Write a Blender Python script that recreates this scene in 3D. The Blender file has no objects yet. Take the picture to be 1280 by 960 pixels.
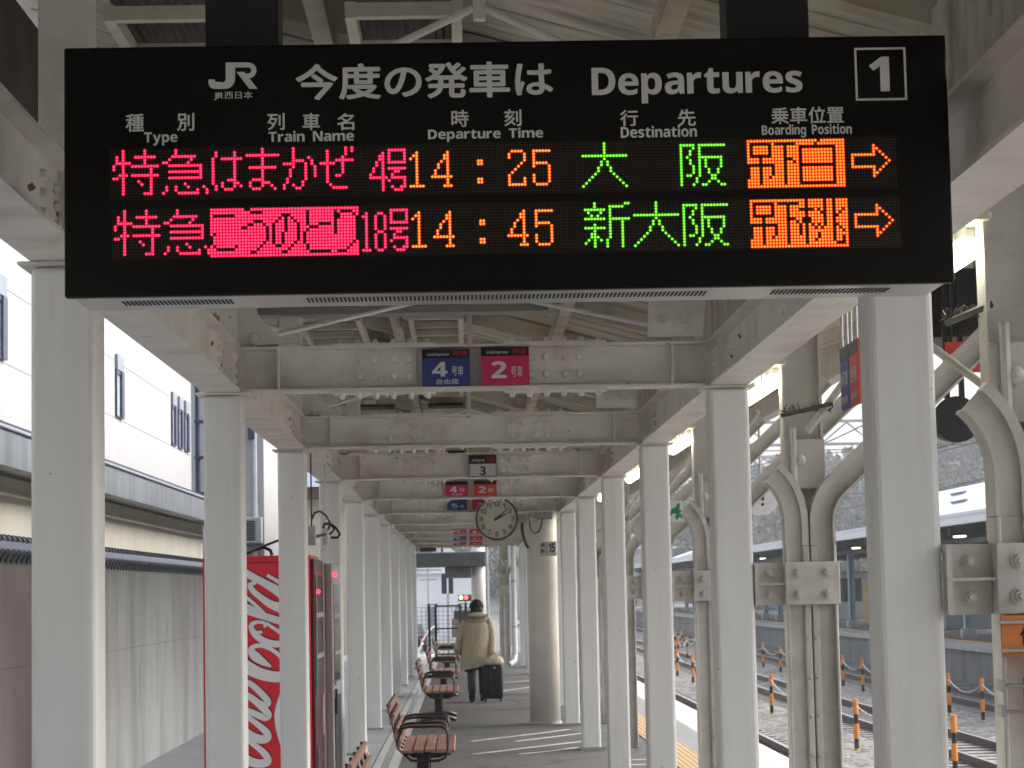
import bpy, bmesh, math, random
from mathutils import Vector, Matrix
random.seed(7)
SC = bpy.context.scene
COL = SC.collection
R = math.radians

# ------------------------------------------------------------------ camera
F_PX, PITCH, YAW, ROLL, EYE = 2800.0, 0.0917991, 0.0229439, -0.0205264, 1.8
def cam_axes():
    cy, sy, cp, sp = math.cos(YAW), math.sin(YAW), math.cos(PITCH), math.sin(PITCH)
    f = Vector((sy*cp, cy*cp, sp)); r = Vector((cy, -sy, 0)); u = r.cross(f)
    c, s = math.cos(ROLL), math.sin(ROLL)
    return c*r + s*u, -s*r + c*u, f
CR, CU, CF = cam_axes()
cam = bpy.data.objects.new('camera', bpy.data.cameras.new('camera')); COL.objects.link(cam)
cam.matrix_world = Matrix(((CR.x, CU.x, -CF.x, 0), (CR.y, CU.y, -CF.y, 0), (CR.z, CU.z, -CF.z, EYE), (0, 0, 0, 1)))
cam.data.sensor_width = 36; cam.data.lens = 36*F_PX/1280
cam.data.clip_start = 0.1; cam.data.clip_end = 3000
cam.data.dof.use_dof = True; cam.data.dof.focus_distance = 6.6; cam.data.dof.aperture_fstop = 20
SC.camera = cam
# ------------------------------------------------------------------ light
SUN_EL, SUN_ROT = R(42), R(70)
w = bpy.data.worlds.new('World'); SC.world = w; w.use_nodes = True
nt = w.node_tree; bg = nt.nodes['Background']
sky = nt.nodes.new('ShaderNodeTexSky'); sky.sky_type = 'NISHITA'; sky.sun_disc = False
sky.sun_elevation = SUN_EL; sky.sun_rotation = SUN_ROT
sky.air_density = 1.0; sky.dust_density = 6.0; sky.ozone_density = 1.0
hs = nt.nodes.new('ShaderNodeHueSaturation'); hs.inputs['Saturation'].default_value = 0.56
nt.links.new(sky.outputs[0], hs.inputs['Color']); nt.links.new(hs.outputs[0], bg.inputs['Color'])
bg.inputs['Strength'].default_value = 0.15
sun = bpy.data.lights.new('sun', 'SUN'); sun.energy = 0.5; sun.angle = R(50); sun.color = (1, 0.97, 0.93)
so = bpy.data.objects.new('sun', sun); COL.objects.link(so)
sd = Vector((math.sin(SUN_ROT)*math.cos(SUN_EL), math.cos(SUN_ROT)*math.cos(SUN_EL), math.sin(SUN_EL)))
so.rotation_euler = (-sd).to_track_quat('-Z', 'Y').to_euler()
vs = SC.view_settings; vs.view_transform = 'Standard'; vs.look = 'None'; vs.gamma = 1; vs.use_curve_mapping = False
vs.exposure = 1.55
SC.cycles.max_bounces = 8; SC.cycles.diffuse_bounces = 6; SC.cycles.use_denoising = True

# ------------------------------------------------------------------ helpers
def at(x, y, Y):
    d = CR*((x-640)/F_PX) - CU*((y-480)/F_PX) + CF
    t = Y/d.y
    return Vector((d.x*t, Y, EYE + d.z*t))

WL = {}   # world location of things, by name
def tag(o, label=None, cat=None, group=None, kind=None):
    if label: o['label'] = label
    if cat: o['category'] = cat
    if group: o['group'] = group
    if kind or cat: o['kind'] = kind or 'thing'
    return o
def thing(name, label, cat, loc=(0, 0, 0), group=None):
    o = bpy.data.objects.new(name, None); COL.objects.link(o); o.location = loc
    o.empty_display_size = 0.1
    WL[o.name] = Vector(loc)
    return tag(o, label, cat, group, 'thing')
def relink(mesh, name, mat, parent=None, smooth=False):
    if mat and not mesh.materials: mesh.materials.append(mat)
    off = WL.get(parent.name, Vector()) if parent else Vector()
    if off.length: mesh.transform(Matrix.Translation(-off))
    if smooth:
        for p in mesh.polygons: p.use_smooth = True
    o = bpy.data.objects.new(name, mesh); COL.objects.link(o)
    if parent: o.parent = parent; WL[o.name] = off
    return o
def copy_tree(o, parent=None):
    c = o.copy(); COL.objects.link(c); c.parent = parent
    for ch in list(o.children): copy_tree(ch, c)
    return c

class MB:
    def __init__(s): s.bm = bmesh.new()
    def face(s, pts):
        try: return s.bm.faces.new([s.bm.verts.new(p) for p in pts])
        except ValueError: return None
    def box(s, x0, x1, y0, y1, z0, z1, bev=0, seg=2, rot=None, piv=None):
        v = [s.bm.verts.new((x, y, z)) for z in (z0, z1) for y in (y0, y1) for x in (x0, x1)]
        fs = [s.bm.faces.new([v[i] for i in f]) for f in ((0,2,3,1),(4,5,7,6),(0,1,5,4),(2,6,7,3),(0,4,6,2),(1,3,7,5))]
        if bev:
            es = list({e for f in fs for e in f.edges})
            r = bmesh.ops.bevel(s.bm, geom=es, offset=bev, segments=seg, affect='EDGES', profile=0.5)
            v = list({q for f in r['faces'] for q in f.verts} | {q for q in v if q.is_valid})
        if rot is not None:
            bmesh.ops.rotate(s.bm, verts=[q for q in v if q.is_valid], cent=piv or ((x0+x1)/2, (y0+y1)/2, (z0+z1)/2), matrix=rot)
        return s
    def cyl(s, p0, p1, r0, r1=None, n=14):
        p0, p1 = Vector(p0), Vector(p1); r1 = r0 if r1 is None else r1
        d = (p1-p0).normalized(); a = d.orthogonal().normalized(); b = d.cross(a)
        A = [s.bm.verts.new(p0+(a*math.cos(2*math.pi*i/n)+b*math.sin(2*math.pi*i/n))*r0) for i in range(n)]
        B = [s.bm.verts.new(p1+(a*math.cos(2*math.pi*i/n)+b*math.sin(2*math.pi*i/n))*r1) for i in range(n)]
        for i in range(n): s.bm.faces.new((A[i], A[(i+1)%n], B[(i+1)%n], B[i]))
        s.bm.faces.new(A[::-1]); s.bm.faces.new(B)
        return s
    def tube(s, pts, r, n=8, sect=None):
        pts = [Vector(p) for p in pts]; m = len(pts)
        rs = r if isinstance(r, (list, tuple)) else [r]*m
        T = []
        for i in range(m):
            T.append((pts[min(i+1, m-1)]-pts[max(i-1, 0)]).normalized())
        a = T[0].orthogonal().normalized(); rings = []
        for i in range(m):
            a = (a - T[i]*a.dot(T[i])).normalized(); b = T[i].cross(a)
            rings.append([s.bm.verts.new(pts[i]+(a*math.cos(2*math.pi*k/n)+b*math.sin(2*math.pi*k/n))*rs[i]) for k in range(n)])
        for i in range(m-1):
            for k in range(n): s.bm.faces.new((rings[i][k], rings[i][(k+1)%n], rings[i+1][(k+1)%n], rings[i+1][k]))
        s.bm.faces.new(rings[0][::-1]); s.bm.faces.new(rings[-1])
        return s
    def prism(s, poly, y0, y1, plane='xz'):
        """2D outline extruded: plane xz along Y, xy along Z, yz along X"""
        f = {'xz': lambda p, d: (p[0], d, p[1]), 'xy': lambda p, d: (p[0], p[1], d), 'yz': lambda p, d: (d, p[0], p[1])}[plane]
        A = [s.bm.verts.new(f(p, y0)) for p in poly]; B = [s.bm.verts.new(f(p, y1)) for p in poly]
        n = len(poly)
        for i in range(n): s.bm.faces.new((A[i], A[(i+1)%n], B[(i+1)%n], B[i]))
        s.bm.faces.new(A[::-1]); s.bm.faces.new(B)
        return s
    def sweep(s, path, side, wid, dep, yc):
        """flat bar swept in the XZ plane: centre path, width in-plane, depth along Y about yc"""
        P = [Vector((p[0], p[1])) for p in path]; m = len(P); rings = []
        for i in range(m):
            t = (P[min(i+1, m-1)]-P[max(i-1, 0)]).normalized(); nrm = Vector((-t.y, t.x))
            a = P[i]+nrm*(side+wid/2); b = P[i]+nrm*(side-wid/2)
            rings.append([s.bm.verts.new(q) for q in ((a.x, yc-dep/2, a.y), (b.x, yc-dep/2, b.y), (b.x, yc+dep/2, b.y), (a.x, yc+dep/2, a.y))])
        for i in range(m-1):
            for k in range(4): s.bm.faces.new((rings[i][k], rings[i][(k+1)%4], rings[i+1][(k+1)%4], rings[i+1][k]))
        s.bm.faces.new(rings[0][::-1]); s.bm.faces.new(rings[-1])
        return s
    def ball(s, c, rx, ry=None, rz=None, sub=2):
        r = bmesh.ops.create_icosphere(s.bm, subdivisions=sub, radius=1)
        for v in r['verts']:
            v.co = Vector((v.co.x*rx + c[0], v.co.y*(ry or rx) + c[1], v.co.z*(rz or rx) + c[2]))
        return s
    def loft(s, rings, cap=True):
        V = [[s.bm.verts.new(p) for p in r] for r in rings]; n = len(V[0])
        for i in range(len(V)-1):
            for k in range(n): s.bm.faces.new((V[i][k], V[i][(k+1)%n], V[i+1][(k+1)%n], V[i+1][k]))
        if cap: s.bm.faces.new(V[0][::-1]); s.bm.faces.new(V[-1])
        return s
    def build(s, name, mat=None, parent=None, smooth=False, kind=None, angle=None):
        bmesh.ops.recalc_face_normals(s.bm, faces=s.bm.faces)
        me = bpy.data.meshes.new(name); s.bm.to_mesh(me); s.bm.free()
        o = relink(me, name, mat, parent, smooth)
        if kind: o['kind'] = kind
        return o

# ------------------------------------------------------------------ materials
MATS = {}
def pm(name, col, rough=0.5, var=0.12, scale=6.0, bump=0.0, metal=0.0, stain=None, stain_amt=0.0, stain_scale=2.0,
       stretch=(1, 1, 1), bump_scale=None, spec=0.5, detail=5, specks=None, speck_scale=16, speck_at=.70):
    if name in MATS: return MATS[name]
    m = bpy.data.materials.new(name); m.use_nodes = True; t = m.node_tree; N = t.nodes; L = t.links
    b = N['Principled BSDF']; b.inputs['Roughness'].default_value = rough; b.inputs['Metallic'].default_value = metal
    b.inputs['Specular IOR Level'].default_value = spec
    geo = N.new('ShaderNodeNewGeometry'); mp = N.new('ShaderNodeMapping'); mp.inputs['Scale'].default_value = stretch
    L.new(geo.outputs['Position'], mp.inputs['Vector'])
    n1 = N.new('ShaderNodeTexNoise'); n1.inputs['Scale'].default_value = scale; n1.inputs['Detail'].default_value = detail
    L.new(mp.outputs[0], n1.inputs['Vector'])
    cr = N.new('ShaderNodeMapRange'); cr.inputs['From Min'].default_value = 0.3; cr.inputs['From Max'].default_value = 0.7
    cr.inputs['To Min'].default_value = 1-var; cr.inputs['To Max'].default_value = 1+var*0.6
    L.new(n1.outputs['Fac'], cr.inputs['Value'])
    mul = N.new('ShaderNodeVectorMath'); mul.operation = 'SCALE'; mul.inputs[0].default_value = col[:3]
    L.new(cr.outputs[0], mul.inputs['Scale']); out = mul.outputs[0]
    if stain:
        n2 = N.new('ShaderNodeTexNoise'); n2.inputs['Scale'].default_value = stain_scale; n2.inputs['Detail'].default_value = 8
        n2.inputs['Roughness'].default_value = 0.65
        L.new(mp.outputs[0], n2.inputs['Vector'])
        rp = N.new('ShaderNodeMapRange'); rp.inputs['From Min'].default_value = 0.52; rp.inputs['From Max'].default_value = 0.72
        rp.inputs['To Max'].default_value = stain_amt; L.new(n2.outputs['Fac'], rp.inputs['Value'])
        mx = N.new('ShaderNodeMixRGB'); L.new(rp.outputs[0], mx.inputs['Fac']); L.new(out, mx.inputs[1])
        mx.inputs[2].default_value = (*stain, 1); out = mx.outputs[0]
    if specks:
        n4 = N.new('ShaderNodeTexNoise'); n4.inputs['Scale'].default_value = speck_scale; n4.inputs['Detail'].default_value = 3; L.new(geo.outputs['Position'], n4.inputs['Vector'])
        r4 = N.new('ShaderNodeMapRange'); r4.inputs['From Min'].default_value = speck_at; r4.inputs['From Max'].default_value = speck_at+.04; r4.inputs['To Max'].default_value = .8
        L.new(n4.outputs['Fac'], r4.inputs['Value']); m4 = N.new('ShaderNodeMixRGB'); L.new(r4.outputs[0], m4.inputs['Fac']); L.new(out, m4.inputs[1]); m4.inputs[2].default_value = (*specks, 1); out = m4.outputs[0]
    L.new(out, b.inputs['Base Color'])
    if bump:
        n3 = N.new('ShaderNodeTexNoise'); n3.inputs['Scale'].default_value = bump_scale or scale*4; n3.inputs['Detail'].default_value = 4
        L.new(mp.outputs[0], n3.inputs['Vector'])
        bp = N.new('ShaderNodeBump'); bp.inputs['Strength'].default_value = bump; bp.inputs['Distance'].default_value = 0.02
        L.new(n3.outputs['Fac'], bp.inputs['Height']); L.new(bp.outputs[0], b.inputs['Normal'])
    MATS[name] = m; return m
def em(name, col, s=1.0):
    if name in MATS: return MATS[name]
    m = bpy.data.materials.new(name); m.use_nodes = True; t = m.node_tree
    b = t.nodes['Principled BSDF']; b.inputs['Base Color'].default_value = (0.02, 0.02, 0.02, 1)
    b.inputs['Emission Color'].default_value = (*col, 1); b.inputs['Emission Strength'].default_value = s
    MATS[name] = m; return m

PAINT = pm('white_enamel_paint', (0.79, 0.80, 0.785), 0.34, 0.05, 7, 0.04, stain=(0.60, 0.58, 0.52), stain_amt=0.5, stain_scale=2.6, stretch=(2, 2, .16), bump_scale=60, specks=(.26, .20, .15), speck_scale=17, speck_at=.735)
PAINTB = pm('aged_beam_paint', (0.78, 0.765, 0.72), 0.42, 0.10, 5, 0.06, stain=(0.40, 0.30, 0.20), stain_amt=0.5, stain_scale=2.6, bump_scale=40, specks=(.20, .11, .06), speck_scale=11, speck_at=.71)
PAINTC = pm('rail_column_paint', (0.56, 0.55, 0.51), 0.5, 0.10, 7, 0.08, stain=(0.27, 0.19, 0.12), stain_amt=0.45, stain_scale=3.2, bump_scale=50)
RUST = pm('rust_flake', (0.16, 0.085, 0.045), 0.9, 0.35, 25, 0.2)
BLACK = pm('black_board', (0.0075, 0.0065, 0.005), 0.42, 0.2, 3, spec=0.18)
BLACKM = pm('black_metal', (0.018, 0.018, 0.02), 0.5, 0.2, 8)
ALU = pm('brushed_aluminium', (0.62, 0.62, 0.62), 0.22, 0.06, 4, metal=0.85, stretch=(0.3, 8, 8))
LETTER = pm('grey_lettering', (0.72, 0.74, 0.71), 0.6, 0.03, 3)
DARK = pm('dark_gap', (0.012, 0.012, 0.012), 0.9, 0.1)
WOODR = pm('roof_boards', (0.60, 0.575, 0.50), 0.85, 0.25, 4, 0.25, stain=(0.12, 0.09, 0.06), stain_amt=0.7, stain_scale=1.8, stretch=(0.5, 3, 1), bump_scale=30)
TIMBER = pm('painted_timber', (0.58, 0.55, 0.47), 0.8, 0.2, 5, 0.15, stain=(0.15, 0.1, 0.06), stain_amt=0.6, stretch=(1, 0.6, 1))
STEELG = pm('galvanised_steel', (0.42, 0.43, 0.43), 0.4, 0.15, 12, metal=0.6)
ASPHALT = pm('platform_asphalt', (0.080, 0.083, 0.085), 0.75, 0.18, 2.2, 0.25, stain=(0.06, 0.062, 0.066), stain_amt=0.5, stain_scale=0.7, bump_scale=120)
def crack(m):
    t = m.node_tree; N = t.nodes; L = t.links; b = N['Principled BSDF']; src = b.inputs['Base Color'].links[0].from_socket
    geo = N.new('ShaderNodeNewGeometry'); nz = N.new('ShaderNodeTexNoise'); nz.inputs['Scale'].default_value = 1.3; nz.inputs['Detail'].default_value = 4; L.new(geo.outputs['Position'], nz.inputs['Vector'])
    ad = N.new('ShaderNodeVectorMath'); ad.operation = 'ADD'; L.new(geo.outputs['Position'], ad.inputs[0]); L.new(nz.outputs['Color'], ad.inputs[1])
    v = N.new('ShaderNodeTexVoronoi'); v.feature = 'DISTANCE_TO_EDGE'; v.inputs['Scale'].default_value = .33; L.new(ad.outputs[0], v.inputs['Vector'])
    lt = N.new('ShaderNodeMapRange'); lt.inputs['From Min'].default_value = .004; lt.inputs['From Max'].default_value = .016; lt.inputs['To Min'].default_value = .42; lt.inputs['To Max'].default_value = 1; L.new(v.outputs['Distance'], lt.inputs['Value'])
    v2 = N.new('ShaderNodeTexVoronoi'); v2.inputs['Scale'].default_value = .27; L.new(geo.outputs['Position'], v2.inputs['Vector']); sp = N.new('ShaderNodeSeparateColor'); L.new(v2.outputs['Color'], sp.inputs[0])
    mr = N.new('ShaderNodeMapRange'); mr.inputs['To Min'].default_value = .78; mr.inputs['To Max'].default_value = 1.15; L.new(sp.outputs[0], mr.inputs['Value'])
    mu = N.new('ShaderNodeMath'); mu.operation = 'MULTIPLY'; L.new(lt.outputs[0], mu.inputs[0]); L.new(mr.outputs[0], mu.inputs[1])
    sc = N.new('ShaderNodeVectorMath'); sc.operation = 'SCALE'; L.new(src, sc.inputs[0]); L.new(mu.outputs[0], sc.inputs['Scale']); L.new(sc.outputs[0], b.inputs['Base Color'])
crack(ASPHALT)
CONC = pm('pale_concrete', (0.40, 0.41, 0.41), 0.7, 0.15, 3, 0.15, stain=(0.2, 0.2, 0.2), stain_amt=0.5, stain_scale=1.2, bump_scale=60)
WETC = pm('wet_concrete', (0.33, 0.345, 0.36), 0.35, 0.2, 1.5, 0.1, stain=(0.16, 0.17, 0.18), stain_amt=0.6, stain_scale=1.0)
WPAINT = pm('white_line_paint', (0.62, 0.62, 0.6), 0.6, 0.25, 8, stain=(0.2, 0.2, 0.2), stain_amt=0.6, stain_scale=6)
TACT = None

# ------------------------------------------------------------------ lettering
GLY = {}
def glyph(ch):
    """outline of one character: Latin letters and digits in the bold sans alphabet; returns points, faces, x0, x1"""
    k = ord(ch); code = ch
    if 65 <= k <= 90: code = chr(0x1D5D4+k-65)
    elif 97 <= k <= 122: code = chr(0x1D5EE+k-97)
    elif 48 <= k <= 57: code = chr(0x1D7EC+k-48)
    if ch not in GLY:
        c = bpy.data.curves.new('t', 'FONT'); c.body = code; c.resolution_u = 4
        o = bpy.data.objects.new('t', c); COL.objects.link(o); bpy.context.view_layer.update()
        m = bpy.data.meshes.new_from_object(o.evaluated_get(bpy.context.evaluated_depsgraph_get()))
        bpy.data.objects.remove(o); bpy.data.curves.remove(c)
        P = [(v.co.x, v.co.y) for v in m.vertices]; F = [tuple(p.vertices) for p in m.polygons]; bpy.data.meshes.remove(m)
        GLY[ch] = (P, F, min(p[0] for p in P), max(p[0] for p in P))
    return GLY[ch]
def text_obj(body, cx, cz, wid, hgt, Y, mat, parent, bold=0.0, name='lettering', keep=False, face='-y', X=None, shear=0.0):
    """Word as a thin raised mesh facing the camera side, fitted to a box wid x hgt centred at (cx, cz) in the plane Y"""
    P, FC, pen = [], [], 0.0
    if ord(body[0]) < 127: bold *= 0.25
    for ch in body:
        if ch == ' ': pen += 0.24; continue
        if ord(ch) < 127: gp, gf, g0, g1 = glyph(ch); gap = 0.075 + 1.6*bold
        else: gp, gf, g0, g1 = glyph(ch)[:2] + (0.0, 1.0); gap = 0.0
        b0 = len(P); P += [(x-g0+pen+shear*y, y) for x, y in gp]; FC += [tuple(b0+i for i in f) for f in gf]; pen += g1-g0+gap
    x0, x1, y0, y1 = min(p[0] for p in P)-bold, max(p[0] for p in P)+bold, min(p[1] for p in P)-bold, max(p[1] for p in P)+bold
    sx = wid/(x1-x0); sy = hgt/(y1-y0)
    if keep: sx = sy = min(sx, sy)
    V, F = [], []
    offs = [(0, 0)] + ([(bold*math.cos(k*math.pi/4), bold*math.sin(k*math.pi/4)) for k in range(8)] if bold else [])
    for n_, (ox, oy) in enumerate(offs):
        b0 = len(V); dep = n_*0.00003
        for x, y in P:
            u = (x+ox-(x0+x1)/2)*sx; q = (y+oy-(y0+y1)/2)*sy
            V.append((cx+u, Y-dep, cz+q) if face == '-y' else (X-dep, Y-u, cz+q))
        F += [tuple(b0+i for i in f) for f in FC]
    me = bpy.data.meshes.new(name); me.from_pydata(V, [], F)
    return relink(me, name, mat, parent)
def px_text(body, x0, y0, x1, y1, Y, mat, parent, bold=0.0, name='lettering', **k):
    c = at((x0+x1)/2, (y0+y1)/2, Y); s = Y/F_PX
    return text_obj(body, c.x, c.z, (x1-x0)*s, (y1-y0)*s, Y, mat, parent, bold, name, **k)
ORD = ['nearest', 'second', 'third', 'fourth', 'fifth', 'sixth', 'seventh', 'eighth', 'ninth', 'tenth', 'eleventh', 'twelfth', 'thirteenth', 'fourteenth', 'fifteenth', 'sixteenth', 'seventeenth', 'eighteenth', 'nineteenth', 'twentieth', 'twenty first', 'twenty second']
def nth(i, what='to the camera'):
    return 'nearest' if i == 0 else ORD[i]

S, D1 = 4.5942, 6.904
def D(i): return D1 + (i-1)*S
NP = 11
ZB, ZT = 2.8425, 3.075
LX0, LX1, RX0, RX1 = -1.327, -1.127, 1.294, 1.500
SKEW = 0.1085
def roofz(x): return 4.2 - 0.28*x if x < 1.8 else 3.696 + 0.30*(x-1.8)

# ================================================================== ground
def structure(o): o['kind'] = 'structure'; return o
GROUND = pm('open_ground', (0.23, 0.225, 0.21), 0.9, 0.3, 0.15, 0.2, stain=(0.12, 0.12, 0.09), stain_amt=0.6, stain_scale=0.05)
structure(MB().box(-900, 900, -60, 1500, -1.75, -1.25).build('ground', GROUND))
def gravel():
    m = bpy.data.materials.new('track_ballast'); m.use_nodes = True; t = m.node_tree; N = t.nodes; L = t.links; b = N['Principled BSDF']
    geo = N.new('ShaderNodeNewGeometry')
    v = N.new('ShaderNodeTexVoronoi'); v.inputs['Scale'].default_value = 9; L.new(geo.outputs['Position'], v.inputs['Vector'])
    n = N.new('ShaderNodeTexNoise'); n.inputs['Scale'].default_value = 0.5; n.inputs['Detail'].default_value = 6; L.new(geo.outputs['Position'], n.inputs['Vector'])
    sep = N.new('ShaderNodeSeparateColor'); L.new(v.outputs['Color'], sep.inputs[0])
    mr = N.new('ShaderNodeMapRange'); mr.inputs['To Min'].default_value = 0.05; mr.inputs['To Max'].default_value = 0.31; L.new(sep.outputs[0], mr.inputs['Value'])
    mr2 = N.new('ShaderNodeMapRange'); mr2.inputs['From Min'].default_value = 0.3; mr2.inputs['From Max'].default_value = 0.7; mr2.inputs['To Min'].default_value = 0.75; mr2.inputs['To Max'].default_value = 1.15
    L.new(n.outputs['Fac'], mr2.inputs['Value'])
    mu = N.new('ShaderNodeMath'); mu.operation = 'MULTIPLY'; L.new(mr.outputs[0], mu.inputs[0]); L.new(mr2.outputs[0], mu.inputs[1])
    sc = N.new('ShaderNodeVectorMath'); sc.operation = 'SCALE'; sc.inputs[0].default_value = (1.0, 0.97, 0.93); L.new(mu.outputs[0], sc.inputs['Scale'])
    L.new(sc.outputs[0], b.inputs['Base Color']); b.inputs['Roughness'].default_value = 0.9
    bp = N.new('ShaderNodeBump'); bp.inputs['Strength'].default_value = 0.9; bp.inputs['Distance'].default_value = 0.06
    L.new(v.outputs['Distance'], bp.inputs['Height']); bp.invert = True; L.new(bp.outputs[0], b.inputs['Normal'])
    return m
BALL = gravel()
structure(MB().box(3.2, 14.4, -8, 260, -1.24, -1.08).build('track_bed', BALL))
structure(MB().box(-40, 3.2, 68, 260, -1.24, -1.10).build('gravel_yard', BALL))
# own platform
structure(MB().box(-3.6, 2.84, -20, 66, -1.2, 0).build('platform', ASPHALT))
structure(MB().box(-3.598, -1.0, -20, 66, 0.0, 0.004).build('concrete_walkway', WETC))
def lined(name, col, groove, axis, pitch, rough=0.6):
    m = bpy.data.materials.new(name); m.use_nodes = True; t = m.node_tree; N = t.nodes; L = t.links; b = N['Principled BSDF']
    geo = N.new('ShaderNodeNewGeometry'); sp = N.new('ShaderNodeSeparateXYZ'); L.new(geo.outputs['Position'], sp.inputs[0])
    mu = N.new('ShaderNodeMath'); mu.operation = 'MULTIPLY'; mu.inputs[1].default_value = 1/pitch; L.new(sp.outputs[axis], mu.inputs[0])
    fr = N.new('ShaderNodeMath'); fr.operation = 'FRACT'; L.new(mu.outputs[0], fr.inputs[0])
    gt = N.new('ShaderNodeMath'); gt.operation = 'GREATER_THAN'; gt.inputs[1].default_value = 0.62; L.new(fr.outputs[0], gt.inputs[0])
    n = N.new('ShaderNodeTexNoise'); n.inputs['Scale'].default_value = 3; L.new(geo.outputs['Position'], n.inputs['Vector'])
    ad = N.new('ShaderNodeMapRange'); ad.inputs['To Min'].default_value = 0.75; ad.inputs['To Max'].default_value = 1.2; L.new(n.outputs['Fac'], ad.inputs['Value'])
    mx = N.new('ShaderNodeMixRGB'); L.new(gt.outputs[0], mx.inputs['Fac']); mx.inputs[1].default_value = (*col, 1); mx.inputs[2].default_value = (*groove, 1)
    sc = N.new('ShaderNodeVectorMath'); sc.operation = 'SCALE'; L.new(mx.outputs[0], sc.inputs[0]); L.new(ad.outputs[0], sc.inputs['Scale'])
    L.new(sc.outputs[0], b.inputs['Base Color']); b.inputs['Roughness'].default_value = rough
    MATS[name] = m
    return m
structure(MB().box(2.11, 2.47, -4, 66, -0.02, 0.012).build('tactile_paving', lined('tactile_tiles', (0.50, 0.33, 0.17), (0.20, 0.13, 0.08), 0, 0.06)))
structure(MB().box(2.47, 2.84, -4, 66, -0.02, 0.004).build('pavement_band', pm('blue_grey_slab', (0.20, 0.21, 0.225), 0.6, 0.15, 2, 0.1)))
structure(MB().box(2.84, 3.33, -20, 66, -1.2, 0.006).build('platform_edge', lined('white_edge_slabs', (0.55, 0.56, 0.57), (0.34, 0.35, 0.36), 0, 0.08)))
# drain channel beside the benches
structure(MB().box(-0.985, -0.72, -4, 66, -0.03, 0.007).build('gutter_channel', pm('gutter_concrete', (0.46, 0.465, 0.46), 0.45, 0.2, 2.5, 0.15, stain=(0.24, 0.24, 0.23), stain_amt=0.6, stain_scale=1.4, stretch=(3, .3, 1))))
structure(MB().box(-0.90, -0.82, -4, 66, -0.03, 0.010).build('gutter_drain', pm('wet_gutter', (0.20, 0.21, 0.22), 0.2, 0.3, 3)))
# painted boarding lines on the platform
def strip(pts, wid, z, name='boarding_line'):
    m = MB()
    for a, b in zip(pts, pts[1:]):
        a, b = Vector((*a, z)), Vector((*b, z)); n = Vector((-(b-a).y, (b-a).x, 0)).normalized()*wid/2
        m.face((a-n, b-n, b+n, a+n))
    return structure(m.build(name, WPAINT))
for pts in ([(0.05, 27.2), (0.9, 28.4), (1.32, 29.1)], [(0.58, 27.0), (1.44, 28.25)], [(0.07, 25.06), (1.36, 26.76)], [(0.57, 24.9), (0.95, 25.3), (1.25, 25.75)],
            [(0.70, 44.0), (1.28, 44.9)], [(0.645, 40.5), (1.2, 41.95)], [(1.55, 23.76), (1.95, 23.72)], [(1.5, 23.1), (1.95, 23.06)]):
    strip(pts, 0.075, 0.0045)
# tracks
RAILT = pm('rail_steel', (0.11, 0.085, 0.075), 0.55, 0.25, 6, metal=0.3)
RAILH = pm('rail_head', (0.35, 0.35, 0.36), 0.3, 0.1, 6, metal=0.8)
SLEEP = pm('sleeper_concrete', (0.26, 0.25, 0.24), 0.85, 0.2, 3, 0.2)
for k, xc in enumerate((4.85, 8.42, 12.1)):
    t = thing('railway_track', ['railway track right beside the near platform edge', 'middle railway track between the two rows of striped posts', 'railway track below the wall of the far platform'][k], 'track', (xc, 30, -1.08), 'parallel railway tracks')
    for sx in (-0.535, 0.535):
        rl = MB(); rl.box(xc+sx-0.06, xc+sx+0.06, -6, 250, -1.06, -1.045); rl.box(xc+sx-0.01, xc+sx+0.01, -6, 250, -1.045, -0.955)
        rl.box(xc+sx-0.033, xc+sx+0.033, -6, 250, -0.955, -0.925)
        r = rl.build('rail', RAILT, t)
        MB().box(xc+sx-0.031, xc+sx+0.031, -6, 250, -0.925, -0.921).build('rail_head', RAILH, r)
    sl = MB()
    for j in range(190): sl.box(xc-1.0, xc+1.0, j*0.65-2, j*0.65-1.78, -1.09, -1.06)
    sl.build('sleepers', SLEEP, t, kind='stuff')

# ================================================================== canopy roof
roof = thing('canopy', 'timber boarded canopy over the platform, sloping to a valley', 'canopy', (0.5, 30, 3.6))
m = MB(); y = -16.0
while y < 62:
    wd = 0.172
    for (xa, xb) in ((-2.15, -0.2), (-0.2, 1.79), (1.81, 4.1)):
        j = random.uniform(-0.006, 0.006); k = random.uniform(0, 0.004)
        za, zb = roofz(xa)+j, roofz(xb)+j
        m.loft([[(xa, y, za), (xa, y+wd-k, za), (xa, y+wd-k, za+0.02), (xa, y, za+0.02)], [(xb, y, zb), (xb, y+wd-k, zb), (xb, y+wd-k, zb+0.02), (xb, y, zb+0.02)]])
    y += wd+0.006
m.build('roof_boards', WOODR, roof)
sh = MB()
for xa, xb in ((-2.3, 1.8), (1.8, 4.25)):
    za, zb = roofz(xa)+0.035, roofz(xb-0.001)+0.035
    sh.loft([[(xa, -16.2, za), (xa, 62.2, za), (xa, 62.2, za+0.03), (xa, -16.2, za+0.03)], [(xb, -16.2, zb), (xb, 62.2, zb), (xb, 62.2, zb+0.03), (xb, -16.2, zb+0.03)]])
sh.build('roof_sheet', STEELG, roof)
for i in range(-3, NP+2):
    for dy in (0.25, 2.5):
        y = D(i)-S+dy
        m = MB()
        for xa, xb in ((-2.1, 1.74), (1.86, 4.05)):
            m.loft([[(xa, y, roofz(xa)-0.15), (xa, y+0.1, roofz(xa)-0.15), (xa, y+0.1, roofz(xa)-0.008), (xa, y, roofz(xa)-0.008)],
                    [(xb, y, roofz(xb)-0.15), (xb, y+0.1, roofz(xb)-0.15), (xb, y+0.1, roofz(xb)-0.008), (xb, y, roofz(xb)-0.008)]])
        m.build('rafter', TIMBER, roof)
MB().box(1.74, 1.86, -16, 62, 3.40, 3.66).build('valley_beam', TIMBER, roof)
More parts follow.
